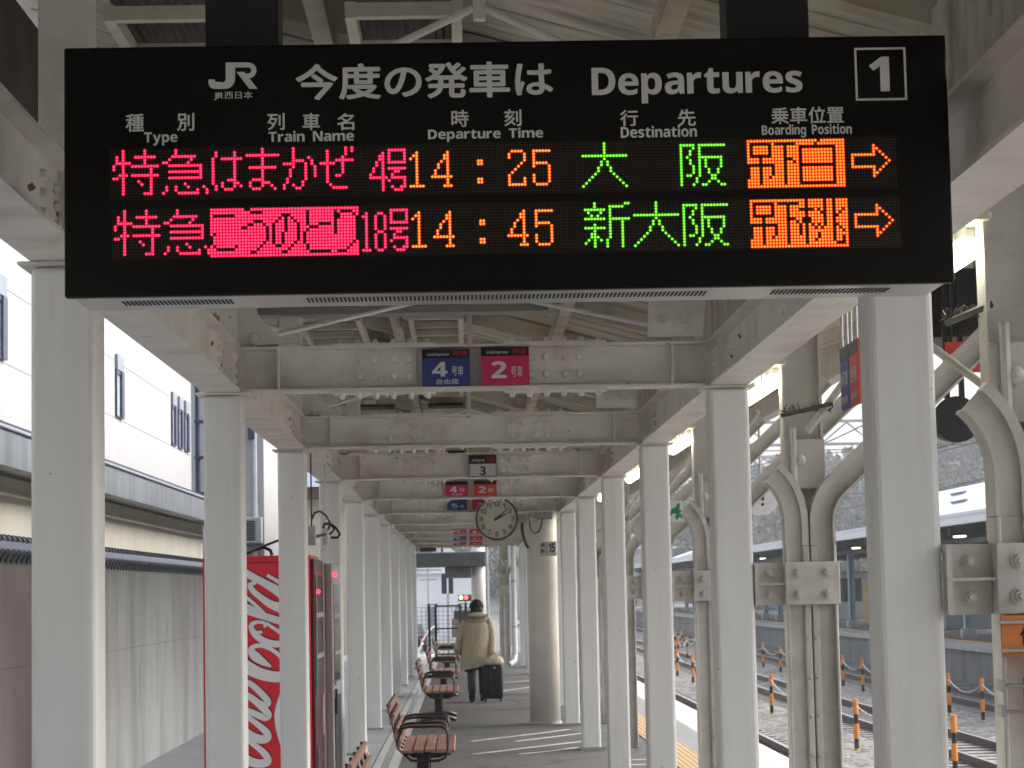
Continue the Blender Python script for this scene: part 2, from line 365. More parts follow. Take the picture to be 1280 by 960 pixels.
MB().box(1.56, 1.62, -16, 62, 3.22, 3.66).build('fascia_board', WOODR, roof)
MB().box(-2.15, -2.05, -16, 62, 3.50, 4.60).build('eave_board', pm('dark_eave_timber', (0.10, 0.09, 0.08), 0.85, 0.3, 3), roof)
MB().box(3.95, 4.1, -16, 62, 3.98, 4.30).build('eave_gutter', PAINTC, roof)
for xx in (-0.55, 0.75):
    MB().box(xx-0.04, xx+0.04, -16, 62, roofz(xx)-0.25, roofz(xx)-0.16).build('purlin', TIMBER, roof)
LATT = pm('lattice_paint', (0.66, 0.63, 0.54), 0.55, 0.15, 8, stain=(0.15, 0.1, 0.06), stain_amt=0.5)
CORR = pm('dark_corrugated_sheet', (0.045, 0.045, 0.042), 0.35, 0.5, 10, 0.3, stretch=(14, 1.2, 1))
for i in range(0, NP):
    y0 = D(i)+1.15; y1 = y0+2.3
    for xa, xb in ((-1.28, -0.77), (-0.40, 0.03)):
        z0 = 3.90
        m = MB()
        m.box(xa, xa+0.04, y0, y1, z0, z0+0.06); m.box(xb-0.04, xb, y0, y1, z0, z0+0.06)
        for k in range(5):
            yy = y0 + (y1-y0-0.05)*k/4
            m.box(xa+0.041, xb-0.041, yy, yy+0.05, z0+0.003, z0+0.055)
        fr = m.build('skylight_lattice', LATT, roof)
        c = MB()
        nx = 14
        for k in range(nx):
            x = xa+0.01+(xb-xa-0.02)*k/nx
            c.cyl((x+0.015, y0+0.02, z0+0.11), (x+0.015, y1-0.02, z0+0.11), 0.02, n=6)
        c.build('corrugated_sheet', CORR, fr)

# ================================================================== pillars, girders, beams
def pillar(i, left):
    x0, x1 = (LX0, LX1) if left else (RX0, RX1)
    y = D(i) + (0 if left else SKEW)
    side = 'left row by the wall' if left else 'right row by the track'
    t = thing('steel_pillar', 'square white pillar, %s from the camera in the %s' % (nth(i-1), side), 'pillar', ((x0+x1)/2, y+0.1, 0), 'white pillars along the platform')
    b = MB().box(x0, x1, y, y+0.2, 0, ZB-0.014, 0.022, 3).build('shaft', PAINT, t)
    MB().box(x0-0.035, x1+0.035, y-0.03, y+0.23, ZB-0.013, ZB-0.001, 0.003, 1).build('cap_plate', PAINTB, t)
    if i > 2 and not left or i > 3: MB().box(x0-0.02, x1+0.02, y-0.02, y+0.22, 0.0005, 0.03).build('base_plate', CONC, t)
    if left:
        zt = roofz((x0+x1)/2)-0.17
        MB().box(x0+0.02, x1-0.02, y+0.02, y+0.18, ZT+0.012, zt, 0.012, 2).build('upper_post', PAINTB, t)
        # curved gusset at foot of the upper post, towards the platform
        s = 1 if left else -1; xe = (x1-0.02) if left else (x0+0.02)
        prof = [(xe, ZT+0.013)] + [(xe+s*(0.03+0.30*(1-math.sin(a))), ZT+0.03+0.42*(1-math.cos(a))) for a in [k*math.pi/2/7 for k in range(8)]] + [(xe, ZT+0.455)]
        g = MB().prism(prof, y+0.09, y+0.105).build('gusset', PAINTB, t)
    if not left:
        p = [(0.98, ZT+0.03), (1.27, ZT+0.03), (1.30, ZT+0.30), (1.00, ZT+0.38)]
        MB().prism(p, y+0.02, y+0.035).build('rafter_plate', PAINTB, t)
        for bx in (1.07, 1.19): MB().cyl((bx, y+0.021, ZT+0.12), (bx, y-0.005, ZT+0.12), 0.028, 0.026, 6).build('bolt', PAINTB, t)
    return t
for i in range(1, NP+1): pillar(i, True); pillar(i, False)

def girder(left):
    x0, x1 = (LX0, LX1) if left else (RX0, RX1)
    xc = (x0+x1)/2; dy = 0 if left else SKEW
    t = thing('longitudinal_girder', 'long riveted steel girder on top of the %s row of pillars' % ('left' if left else 'right'), 'girder', (xc, 30, ZB), 'long girders over the pillar rows')
    y0, y1 = -12.0, D(NP)+0.3
    h = 0.07 if left else 0.075
    xi, xo = (x1-h, x0+0.03) if left else (x0+h, x1-0.03)
    b = MB()
    b.box(x0+0.004, x1-0.004, y0, y1, ZB, ZB+0.014); b.box(x0+0.004, x1-0.004, y0, y1, ZT-0.003, ZT+0.010)
    b.box(xi-0.006, xi+0.006, y0, y1, ZB+0.0145, ZT-0.0035); b.box(min(xo, xo), xo+0.012, y0, y1, ZB+0.0145, ZT-0.0035)
    bo = b; rs = MB(); s = 1 if left else -1
    for i in range(0, NP+1):
        yb = D(i)+dy
        for k in (-0.28, 0.48):
            MB().box(*sorted((xi+s*0.0065, xi+s*0.055)), yb+k, yb+k+0.012, ZB+0.015, ZT-0.004).build('stiffener', PAINTB, t)
        for k in range(6):
            for zz in (ZB+0.06, ZB+0.115, ZB+0.17):
                if abs(k-2.5) > 1: bo.cyl((xi+s*0.006, yb-0.55+k*0.22, zz), (xi+s*0.024, yb-0.55+k*0.22, zz), 0.017, 0.014, 6)
        for k in range(7):
            a = yb-0.9+random.uniform(0, 1.0); zz = random.choice((ZB+0.02, ZB+0.10, ZB+0.16))
            rs.prism([(a, zz), (a+0.03, zz-0.01), (a+0.09, zz+0.004), (a+0.13, zz+0.018), (a+0.07, zz+0.024)], xi+s*0.0062, xi+s*0.0068, 'yz')
    bo.build('girder_body', PAINTB, t); rs.build('rust_patches', RUST, t, kind='stuff')
girder(True); girder(False)

def cross_beam(i):
    y = D(i); yr = y+SKEW*0.9
    what = {1: 'right behind the departure board', 2: 'carrying the blue 4 and pink 2 signs', 4: 'carrying the white 3 sign', 5: 'carrying a pink 4 and a red 2 sign', 6: 'carrying a blue 5 sign, behind the clock'}.get(i, '%s from the camera' % nth(i-1))
    t = thing('cross_beam', 'grey white steel beam across the platform, ' + what, 'beam', (0, y, ZB), 'cross beams over the platform')
    def sk(x): return y + (x-LX1)/(RX0-LX1)*SKEW
    def slab(x0, x1, a, b, z0, z1, mb):
        mb.loft([[(x0, sk(x0)+a, z0), (x0, sk(x0)+b, z0), (x0, sk(x0)+b, z1), (x0, sk(x0)+a, z1)], [(x1, sk(x1)+a, z0), (x1, sk(x1)+b, z0), (x1, sk(x1)+b, z1), (x1, sk(x1)+a, z1)]])
    b = MB(); e0, e1 = LX1+0.002, RX0-0.002
    slab(e0, e1, 0, 0.16, ZB+0.0005, ZB+0.0135, b); slab(e0, e1, 0, 0.16, ZT-0.012, ZT+0.001, b); slab(e0, e1, 0.074, 0.086, ZB+0.014, ZT-0.0125, b)
    b.build('beam_body', PAINTB, t)
    for x in (e0+0.18, e1-0.19):
        en = MB(); slab(x, x+0.012, 0.006, 0.0735, ZB+0.014, ZT-0.0125, en); en.build('stiffener', PAINTB, t)
    for xa, xb in ((-0.56, -0.23), (0.33, 0.66)):
        p = MB(); slab(xa, xb, 0.062, 0.0735, ZB+0.03, ZT-0.03, p)
        slab(xa-0.1, xb+0.1, 0.003, 0.157, ZT+0.0015, ZT+0.013, p); slab(xa-0.1, xb+0.1, 0.003, 0.157, ZB-0.012, ZB, p)
        q = p
        for fx in (0.13, 0.36, 0.66, 0.89):
            for zz in (ZB+0.075, ZT-0.068):
                x = xa+(xb-xa)*fx; q.cyl((x, sk(x)+0.0615, zz), (x, sk(x)+0.038, zz), 0.021, 0.016, 8)
        for k in range(6):
            x = xa-0.06+(xb-xa+0.12)*k/5
            for yy in (0.03, 0.13): q.cyl((x, sk(x)+yy, ZB-0.0125), (x, sk(x)+yy, ZB-0.035), 0.016, 0.012, 6); q.cyl((x, sk(x)+yy, ZT+0.0135), (x, sk(x)+yy, ZT+0.036), 0.016, 0.012, 6)
        q.build('splice_plate', PAINTB, t)
    return t
for i in range(1, NP+1): cross_beam(i)

# bracing rods rising from the beam ends to a hanger at mid bay
for i in range(1, NP):
    ap = (0.08, D(1)+0.1, 3.65) if i == 1 else (0.08, D(i)+S/2, 3.66)
    for sd_, a in (('left', (LX1+0.06, D(i)+0.1, ZT+0.05)), ('right', (RX0-0.06, D(i)+0.2, ZT+0.05))):
        t = thing('brace_rod', 'thin white brace rod from the %s end of the %s beam up to mid roof' % (sd_, nth(i-1)), 'brace rod', a, 'brace rods between the beams')
        A, B = Vector(a), Vector(ap); B.x += -0.02 if sd_ == 'left' else 0.02
        MB().cyl(A, B, 0.013, n=10).build('rod', PAINT, t)
        f = MB(); d = (B-A).normalized()
        f.cyl(A, A+d*0.16, 0.021, n=8); f.ball(A, 0.038, 0.038, 0.038); f.build('end_fitting', PAINTB, t)
    t = thing('rod_hanger', 'small steel hanger where two brace rods meet, %s from the camera' % nth(i-1), 'hanger', ap, 'hangers of the brace rods')
    MB().box(ap[0]-.02, ap[0]+.02, ap[1]-.015, ap[1]+.015, ap[2]-.04, roofz(ap[0])-.01, .004, 1).build('hanger_bar', PAINTB, t)

t = thing('cable_tray', 'long grey cable tray hung across under the roof just below the departure board', 'cable tray', (-.4, 16, 3.78))
MB().box(-1.45, .64, 16.0, 16.22, 3.80, 3.855, .004, 1).build('tray', pm('tray_grey', (.30, .31, .30), .5, .1, metal=.3), t)
e = MB()
for x in (-1.3, -.35, .5): e.cyl((x, 16.1, 3.8555), (x, 16.1, roofz(x)-.01), .008, n=6)
e.build('hanger', STEELG, t)

# ================================================================== departure board
YS = 5.6; KS = YS/6.2
def kz(z): return EYE+(z-EYE)*KS
brd = thing('departure_board', 'hanging black electronic departure board with red, orange and green dot matrix text', 'departure board', (0.144*KS, YS, kz(2.634)))
BX0, BX1, BZ0, BZ1 = -1.097*KS, 1.391*KS, kz(2.634), kz(3.342)
MB().box(BX0+0.006, BX1-0.006, YS+0.012, YS+0.35*KS, BZ0+0.006, BZ1-0.004, 0.01, 2).build('housing', pm('housing_aluminium', (0.50, 0.50, 0.50), 0.28, 0.05, 3, metal=0.75, stretch=(.3, 6, 6)), brd)
fp = MB().box(BX0, BX1, YS, YS+0.03, BZ0, BZ1, 0.006, 2).build('front_panel', BLACK, brd)
for xa, xb in ((-0.96*KS, -0.645*KS), (-0.435*KS, 0.715*KS), (0.90*KS, 1.235*KS)):
    x = xa; sl = MB()
    while x < xb: sl.box(x, x+0.0050, YS+0.125, YS+0.21, BZ0+0.0045, BZ0+0.0055); x += 0.0106
    sl.build('vent_grille', DARK, brd)
for xa, xb in ((-0.712*KS, -0.503*KS), (0.782*KS, 1.02*KS)):
    MB().box(xa, xb, YS+0.09, YS+0.24, BZ1-0.003, roofz(xb)-.01, 0.006, 2).build('hanger_post', BLACKM, brd)
fr = MB()
c0, c1 = at(1067.5, 60, YS), at(1134, 125, YS); tk = 0.0055; yf = YS-0.0012
fr.box(c0.x, c1.x, yf, YS-0.0002, c0.z-tk, c0.z); fr.box(c0.x, c1.x, yf, YS-0.0002, c1.z, c1.z+tk)
fr.box(c0.x, c0.x+tk, yf, YS-0.0002, c1.z+tk, c0.z-tk); fr.box(c1.x-tk, c1.x, yf, YS-0.0002, c1.z+tk, c0.z-tk)
fr.build('number_frame', LETTER, brd)
YT = YS-0.0012
for body, a, bold in (("今度の発車は", (367, 77, 694, 124), 0.024), ("Departures", (737, 82, 1006, 129), 0.030), ("1", (1086, 70, 1112, 115), 0.04),
                      ("種", (157, 142, 180, 165), .016), ("別", (221, 141, 243, 164), .016), ("Type", (180, 165, 222, 182), .022),
                      ("列", (334, 141, 356, 163), .016), ("車", (378, 141, 400, 163), .016), ("名", (421, 141, 443, 163), .016), ("Train  Name", (335, 163, 443, 177), .022),
                      ("時", (564, 137, 586, 159), .016), ("刻", (630, 136, 652, 158), .016), ("Departure  Time", (534, 160, 680, 177), .022),
                      ("行", (775, 137, 798, 158), .016), ("先", (847, 136, 870, 158), .016), ("Destination", (775, 157, 872, 172), .022),
                      ("乗車位置", (963, 133, 1056, 155), .016), ("Boarding  Position", (951, 155, 1066, 172), .020), ("JR西日本", (267, 114, 316, 125), .012)):
    px_text(body, *a, YT, LETTER, brd, bold)
# railway emblem
lg = MB()
def lp(pts, dy=0.0):
    q = [at(60+x/2.1333, 30+y/2.1333, YS) for x, y in pts]
    lg.prism([(p.x, p.z) for p in q], YS-0.0014-dy, YS-0.0003)
def arc(cx, cy, r, a0, a1, n=8): return [(cx+r*math.cos(R(a0+(a1-a0)*k/n)), cy+r*math.sin(R(a0+(a1-a0)*k/n))) for k in range(n+1)]
lp([(474, 103), (499, 103), (499, 146)] + arc(472, 146, 27, 0, 90) + [(444, 173)] + arc(444, 157, 16, 90, 180, 4) + [(428, 148), (444, 148), (447, 154)] + [(468, 156), (474, 150)])
lp([(499.5, 103), (535, 103)] + arc(535, 124, 21, -90, 90) + [(524, 145), (524, 133), (534, 132)] + arc(534, 124, 8, 90, -90, 6) + [(499.5, 116)], 0.0)
lp([(503, 128), (524, 128), (559, 173), (537, 173)], 0.0003)
lg.build('emblem', LETTER, brd)

# dot matrix: 256 x 16 dots in each of two rows
def bits(spec, dc=0, dr=0):
    out = set()
    for tk_ in spec.split():
        k, rest = tk_[0], tk_[1:]
        a, b = rest.split(',')
        ra = [int(q) for q in a.split('-')]; rb = [int(q) for q in b.split('-')]
        for c in range(ra[0], ra[-1]+1):
            for r in range(rb[0], rb[-1]+1): out.add((c+dc, r+dr))
    return out
TOKU = "p3,0-14 p1,2-4 p1-5,4 p0,5-6 p2-4,8 p0-1,9 p10,0-5 p7-13,2 p6-14,5 p6-14,8 p12,6-14 p8,10 p9,11 p10-12,14"
KYU = "p20,0-1 p19-26,2 p18,3 p25,3 p16-17,4 p24,4 p18-28,5 p18-28,7 p18-28,9 p28,5-9 p23,11 p17,12-13 p20,12-13 p24,12 p29,12 p27,13 p30,13-14 p16,14 p21-27,14"
HA = "p33,1-2 p32,3-11 p33,12-13 p35-41,3 p39,1-12 p37-38,10 p35,11-12 p36-38,13 p40,11 p41,12"
MA = "p43-53,2 p48,0-12 p44-52,6 p45-47,10 p44,11-12 p45-47,13 p49-50,11 p51,12 p52,13"
KA = "p55-57,5 p58-61,4 p58,0-6 p57,7-9 p56,10-11 p55,12-13 p62,5-10 p61,11-12 p59-60,13 p58,12 p63,3 p64,4-5 p65,6-9"
ZE = "p67-71,5 p72-77,4 p69,1-11 p70,12 p71-75,13 p74,3-8 p72-73,9 p75,0-2 p77,0-1"
FOUR = "p87,2-14 p86,3-4 p85,5-6 p84,7-8 p83,9 p83-88,10"
GO = "p89-94,1 p89,1-5 p94,1-5 p89-94,5 p89-94,7 p91-92,8 p90,9 p90-94,10 p89,11 p94,10-13 p90,13 p93,13 p91-93,14"
T14 = "p96,4 p97,3 p98,2-12 p96-100,13 p103-109,10 p108,2-13 p107,3-4 p106,5 p105,6-7 p104,8-9 p107-109,13 p118-119,5-6 p118-119,11-12"
TWO = "p129-132,2 p128,3-4 p133,3-5 p132,6 p131,7 p130,8 p129,9 p128,10-13 p128-133,13 p133,11-12"
FIVE = "p136-141,2 p136,2-7 p137-140,6 p141,7-12 p137-140,13 p136,10-12"
T4B = "p127-133,10 p132,2-13 p131,3-4 p130,5 p129,6-7 p128,8-9 p131-133,13"
OO = "p152-166,4 p159,0-5 p158,6-7 p157,8-9 p156,10 p155,11 p154,12 p153,13 p152,14 p160,6-7 p161,8-9 p162,10 p163,11 p164,12 p165,13 p166,14"
SAKA = "p184,1-14 p184-188,1 p188,2 p187,3-4 p186,5 p187,6-7 p188,8-10 p186-187,11 p190,1-11 p190-198,1 p189,12-13 p188,14 p191-197,5 p192,6-8 p193,9-10 p194-195,11-12 p193,13 p191-192,14 p197,6-8 p196,9-10 p196,13 p197-198,14"
SHIN = "p155,0-1 p152-158,2 p153,3 p157,3 p154,4 p156,4 p152-158,5 p152-158,8 p155,7-14 p154,10 p154-156,11 p153,12 p157,12 p152,13 p160,1-11 p160-164,1 p165-166,0 p159,12-14 p160-166,5 p164,6-14"
ONE8 = "p81,2-14 p80,3 p80-82,14 p85-86,2 p84,3-7 p87,3-7 p85-86,8 p84,9-13 p87,9-13 p85-86,14"
NOTORI = ("p32-38,2 p32,8 p31,9-11 p32,12 p33-38,13 p39,12 p42-43,0 p44-47,1 p41-42,6 p43-44,5 p45-47,4 p48,5 p49,6-10 p48,11 p47,12 p46,13 p44-45,14 "
          "p55,2-7 p54,8-11 p54,2 p53,3 p52,4 p51,5-11 p52-53,12 p56,2 p57,3 p58,4 p59,5-10 p58,11 p57,12 p56,13 p54-55,14 "
          "p62,1-5 p63,6 p62,7 p61,8-11 p62,12-13 p63-69,14 p64-65,6 p66-69,5 p71,1-8 p72,2-3 p73-76,1 p77,2 p78,3-10 p77,11 p76,12 p75,13 p72-74,14")
GOSHITA = "p1-7,1 p1,1-5 p7,1-5 p1-7,5 p4,6-7 p0-8,8 p0,9-12 p4,9-14 p8,9-11 p7,12 p9-15,1 p12,2-14 p13,6 p14,6 p15,7"
HAKU = "p23,0 p22,1 p17-28,2 p17,2-14 p28,2-14 p17-28,8 p17-28,14"
MOMO = "p18,0-14 p16-20,3 p17-19,6-7 p16,8-11 p20,8 p21,9 p22,3 p23,4 p24,0-8 p23,9 p22,8 p22,11-12 p21,13 p27,0-13 p28-30,14 p30,12-13 p30,3 p29,4 p28,5 p28,8 p29,9 p30,10"
ARROW = "p240-247,5 p240-247,9 p240,5-9 p247,2-5 p247,9-12 p248,3 p249,4 p250,5 p251,6 p252,7 p251,8 p250,9 p249,10 p248,11"
red1 = bits(TOKU) | bits(KYU) | bits(HA) | bits(MA) | bits(KA) | bits(ZE) | bits(FOUR) | bits(GO)
red2 = bits(TOKU) | bits(KYU) | (bits("p31-78,0-15") - bits(NOTORI)) | bits(ONE8) | bits(GO)
or1t = bits(T14) | bits(TWO) | bits(FIVE); or2t = bits(T14) | bits(T4B) | bits(FIVE)
gr1 = bits(OO) | bits(SAKA); gr2 = bits(SHIN) | bits(OO, 16) | bits(SAKA)
orb1 = (bits("p0-31,0-15") - bits(GOSHITA) - bits(HAKU)); orb2 = (bits("p0-31,0-15") - bits(GOSHITA) - bits(MOMO))
orb1 = {(c+206, r) for c, r in orb1} | bits(ARROW); orb2 = {(c+206, r) for c, r in orb2} | bits(ARROW)
PITCH_D = 3.898*YS/F_PX
o1 = at(142.4, 189.5, YS); o2 = at(144.2, 264.7, YS)
def led_mat(name):
    m = bpy.data.materials.new(name); m.use_nodes = True; t = m.node_tree; N = t.nodes; L = t.links; b = N['Principled BSDF']
    tc = N.new('ShaderNodeTexCoord'); mp = N.new('ShaderNodeMapping'); mp.inputs['Scale'].default_value = (1/PITCH_D,)*3
    L.new(tc.outputs['Object'], mp.inputs['Vector'])
    v = N.new('ShaderNodeVectorMath'); v.operation = 'FRACTION'; L.new(mp.outputs[0], v.inputs[0])
    s = N.new('ShaderNodeVectorMath'); s.operation = 'SUBTRACT'; s.inputs[1].default_value = (.5, .5, .5); L.new(v.outputs[0], s.inputs[0])
    mm = N.new('ShaderNodeVectorMath'); mm.operation = 'MULTIPLY'; mm.inputs[1].default_value = (1, 0, 1); L.new(s.outputs[0], mm.inputs[0])
    ln = N.new('ShaderNodeVectorMath'); ln.operation = 'LENGTH'; L.new(mm.outputs[0], ln.inputs[0])
    lt = N.new('ShaderNodeMath'); lt.operation = 'LESS_THAN'; lt.inputs[1].default_value = 0.40; L.new(ln.outputs['Value'], lt.inputs[0])
    mx = N.new('ShaderNodeMixRGB'); L.new(lt.outputs[0], mx.inputs['Fac']); mx.inputs[1].default_value = (.007, .006, .005, 1); mx.inputs[2].default_value = (.042, .034, .026, 1)
    L.new(mx.outputs[0], b.inputs['Base Color']); b.inputs['Roughness'].default_value = 0.6; b.inputs['Specular IOR Level'].default_value = .2
    return m
LEDM = led_mat('unlit_dot_matrix')
def lamp_layer(name, sets, org, col, strength, rad, yy, n, parent):
    me = bpy.data.meshes.new(name); vs_, fs_ = [], []
    for c, r in sorted(sets):
        x = org.x + c*PITCH_D; z = org.z - r*PITCH_D; k0 = len(vs_)
        for k in range(n):
            a = 2*math.pi*(k+.5)/n; vs_.append((x+rad*math.cos(a), yy, z+rad*math.sin(a)))
        fs_.append(tuple(range(k0, k0+n)))
    me.from_pydata(vs_, [], fs_)
    return relink(me, name, em('led_%s_%s' % (name, col[0]), col[1], strength), parent)
for org, sets in ((o1, (red1, or1t, gr1, orb1)), (o2, (red2, or2t, gr2, orb2))):
    x0, x1 = org.x-1.2*PITCH_D, org.x+254.6*PITCH_D; z0, z1 = org.z-15.9*PITCH_D, org.z+0.9*PITCH_D
    me = bpy.data.meshes.new('dot_matrix_panel')
    ox, oz = org.x-0.5*PITCH_D, org.z+0.5*PITCH_D
    me.from_pydata([(x0-ox, 0, z0-oz), (x1-ox, 0, z0-oz), (x1-ox, 0, z1-oz), (x0-ox, 0, z1-oz), (x0-ox, .0008, z0-oz), (x1-ox, .0008, z0-oz), (x1-ox, .0008, z1-oz), (x0-ox, .0008, z1-oz)], [],
                   [(0, 1, 2, 3), (0, 4, 5, 1), (1, 5, 6, 2), (2, 6, 7, 3), (3, 7, 4, 0)])
    me.materials.append(LEDM)
    pn = bpy.data.objects.new('dot_matrix_panel', me); COL.objects.link(pn); pn.parent = brd
    pn.location = Vector((ox, YS-0.0010, oz)) - WL[brd.name]; WL[pn.name] = Vector((ox, YS-0.0010, oz))
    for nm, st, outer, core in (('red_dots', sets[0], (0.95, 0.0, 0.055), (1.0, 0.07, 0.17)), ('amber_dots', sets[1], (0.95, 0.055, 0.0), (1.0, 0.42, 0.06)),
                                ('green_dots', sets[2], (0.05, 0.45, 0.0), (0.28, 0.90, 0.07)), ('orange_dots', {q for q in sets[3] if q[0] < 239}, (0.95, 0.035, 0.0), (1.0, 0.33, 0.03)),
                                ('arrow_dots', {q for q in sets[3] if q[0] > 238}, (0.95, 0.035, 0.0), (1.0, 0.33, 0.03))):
        cols = sorted({c for c, r in st}); runs = []
        for c in cols:
            if runs and c-runs[-1][1] <= 2: runs[-1][1] = c
            else: runs.append([c, c])
        for ca, cb_ in runs:
            sub_ = {q for q in st if ca <= q[0] <= cb_}
            lo = lamp_layer(nm, sub_, org, ('halo', outer), 0.46, PITCH_D*0.56, YS-0.0014, 10, pn)  # wide disc: glow around each lit dot put into emissive colour
            lamp_layer(nm.replace('dots', 'lamp_cores'), sub_, org, ('core', core), 0.62, PITCH_D*0.31, YS-0.0018, 8, lo)

# ================================================================== car position signs on the beams
NAVY = pm('navy_print', (0.035, 0.06, 0.26), 0.5, 0.05); PINK = pm('pink_print', (0.62, 0.03, 0.13), 0.5, 0.05); REDP = pm('red_print', (0.60, 0.07, 0.05), 0.5, 0.05)
BLKP = pm('black_print', (0.012, 0.012, 0.012), 0.5, 0.05); WHTP = pm('white_print', (0.66, 0.66, 0.66), 0.5, 0.05); REDT = pm('red_text', (0.55, 0.02, 0.03), 0.5, 0.05)
SIGNBK = pm('white_sign_plate', (0.62, 0.62, 0.61), 0.45, 0.05)
def car_sign(x0, y0, x1, y1, i, field, num, label, small=None, band=True, dark=False, ink=None):
    Y = D(i)-0.006 + SKEW*0.5
    a, b = at(x0, y0, Y), at(x1, y1, Y); X0, X1, Z1, Z0 = a.x, b.x, a.z, b.z
    t = thing('car_position_sign', label, 'sign', ((X0+X1)/2, Y, Z0), 'coach position signs hanging on the beams')
    W, H = X1-X0, Z1-Z0
    MB().box(X0, X1, Y, Y+0.012, Z0, Z1, 0.002, 1).build('plate', field, t)
    k = MB(); k.box(X0+W*.1, X0+W*.16, Y+0.0125, Y+0.10, Z0+H*.5, Z1-H*.1); k.box(X1-W*.16, X1-W*.1, Y+0.0125, Y+0.10, Z0+H*.5, Z1-H*.1); k.build('bracket', PAINTB, t)
    bh = H*0.24 if not dark else H*0.40
    if band:
        MB().box(X0+.001, X1-.001, Y-0.0012, Y-0.0002, Z1-bh, Z1-.001).build('header_band', BLKP, t)
        if i <= 4:
            text_obj('Ltd.Express', X0+W*.34, Z1-bh*.62, W*.46, bh*.42, Y-0.0022, WHTP, t, 0.0, shear=.2)
            text_obj('特急', X0+W*.80, Z1-bh*.48, W*.30, bh*.62, Y-0.0022, REDT, t, 0.02, shear=.2)
    if dark:
        text_obj(num, X0+W*.5, Z0+H*.28, W*.22, H*.40, Y-0.0014, BLKP, t, 0.03)
        MB().box(X0+.001, X1-.001, Y-0.0012, Y-0.0002, Z0+.001, Z0+.008).build('border', BLKP, t)
        MB().box(X0+.001, X0+.007, Y-0.0012, Y-0.0002, Z0+.009, Z1-bh-.001).build('border', BLKP, t)
        MB().box(X1-.007, X1-.001, Y-0.0012, Y-0.0002, Z0+.009, Z1-bh-.001).build('border', BLKP, t)
    else:
        nh = (H-bh)*(0.52 if small else 0.60); nz = Z0+(H-bh)*(0.60 if small else 0.52)
        text_obj(num, X0+W*.37, nz, W*.32, nh, Y-0.0014, WHTP, t, 0.035)
        text_obj('号車', X0+W*.74, nz-nh*.12, W*.24, nh*.66, Y-0.0014, WHTP, t, 0.01)
        if small: text_obj(small, X0+W*.53, Z0+(H-bh)*.16, W*.46, (H-bh)*.20, Y-0.0014, WHTP, t, 0.01)
    return t
bp = MB(); a, b = at(518, 430, D(2)), at(672, 489, D(2))
car_sign(527, 437, 588, 482, 2, NAVY, '4', 'blue sign with a large white 4 under a black band', '自由席')
car_sign(601, 434, 662, 480, 2, PINK, '2', 'pink sign with a large white 2, right of the blue 4 sign')
car_sign(586, 569, 621, 596, 4, SIGNBK, '3', 'small white sign with a black 3 and black upper band', None, True, True)
car_sign(556, 602, 585, 620, 5, PINK, '4', 'pink sign with a white 4, beside the orange red 2 sign above the clock', '自由席')
car_sign(592, 601, 621, 619, 5, REDP, '2', 'orange red sign with a white 2, above the clock')
car_sign(559, 625, 584, 637, 6, NAVY, '5', 'blue sign with a white 5, left of the clock', None, False)
car_sign(590, 624, 616, 636, 6, PINK, '3', 'crimson sign with a white 3, mostly hidden behind the clock', None, False)
for i, (f1, f2, n1, n2, c1, c2, ya, yb) in {8: (PINK, REDP, '4', '2', 'pink', 'red', 662, 667.5), 9: (NAVY, PINK, '5', '3', 'blue', 'crimson', 670.5, 675.5), 10: (PINK, REDP, '6', '4', 'pink', 'red', 677.5, 681.5)}.items():
    pos = {8: 'nearest', 9: 'middle', 10: 'farthest'}[i]
    car_sign(567, ya, 583, yb, i, f1, n1, 'tiny %s sign, left one of the %s pair below the clock' % (c1, pos), None, False)
    car_sign(587, ya-.3, 603, yb-.3, i, f2, n2, 'tiny %s sign, right one of the %s pair below the clock' % (c2, pos), None, False)

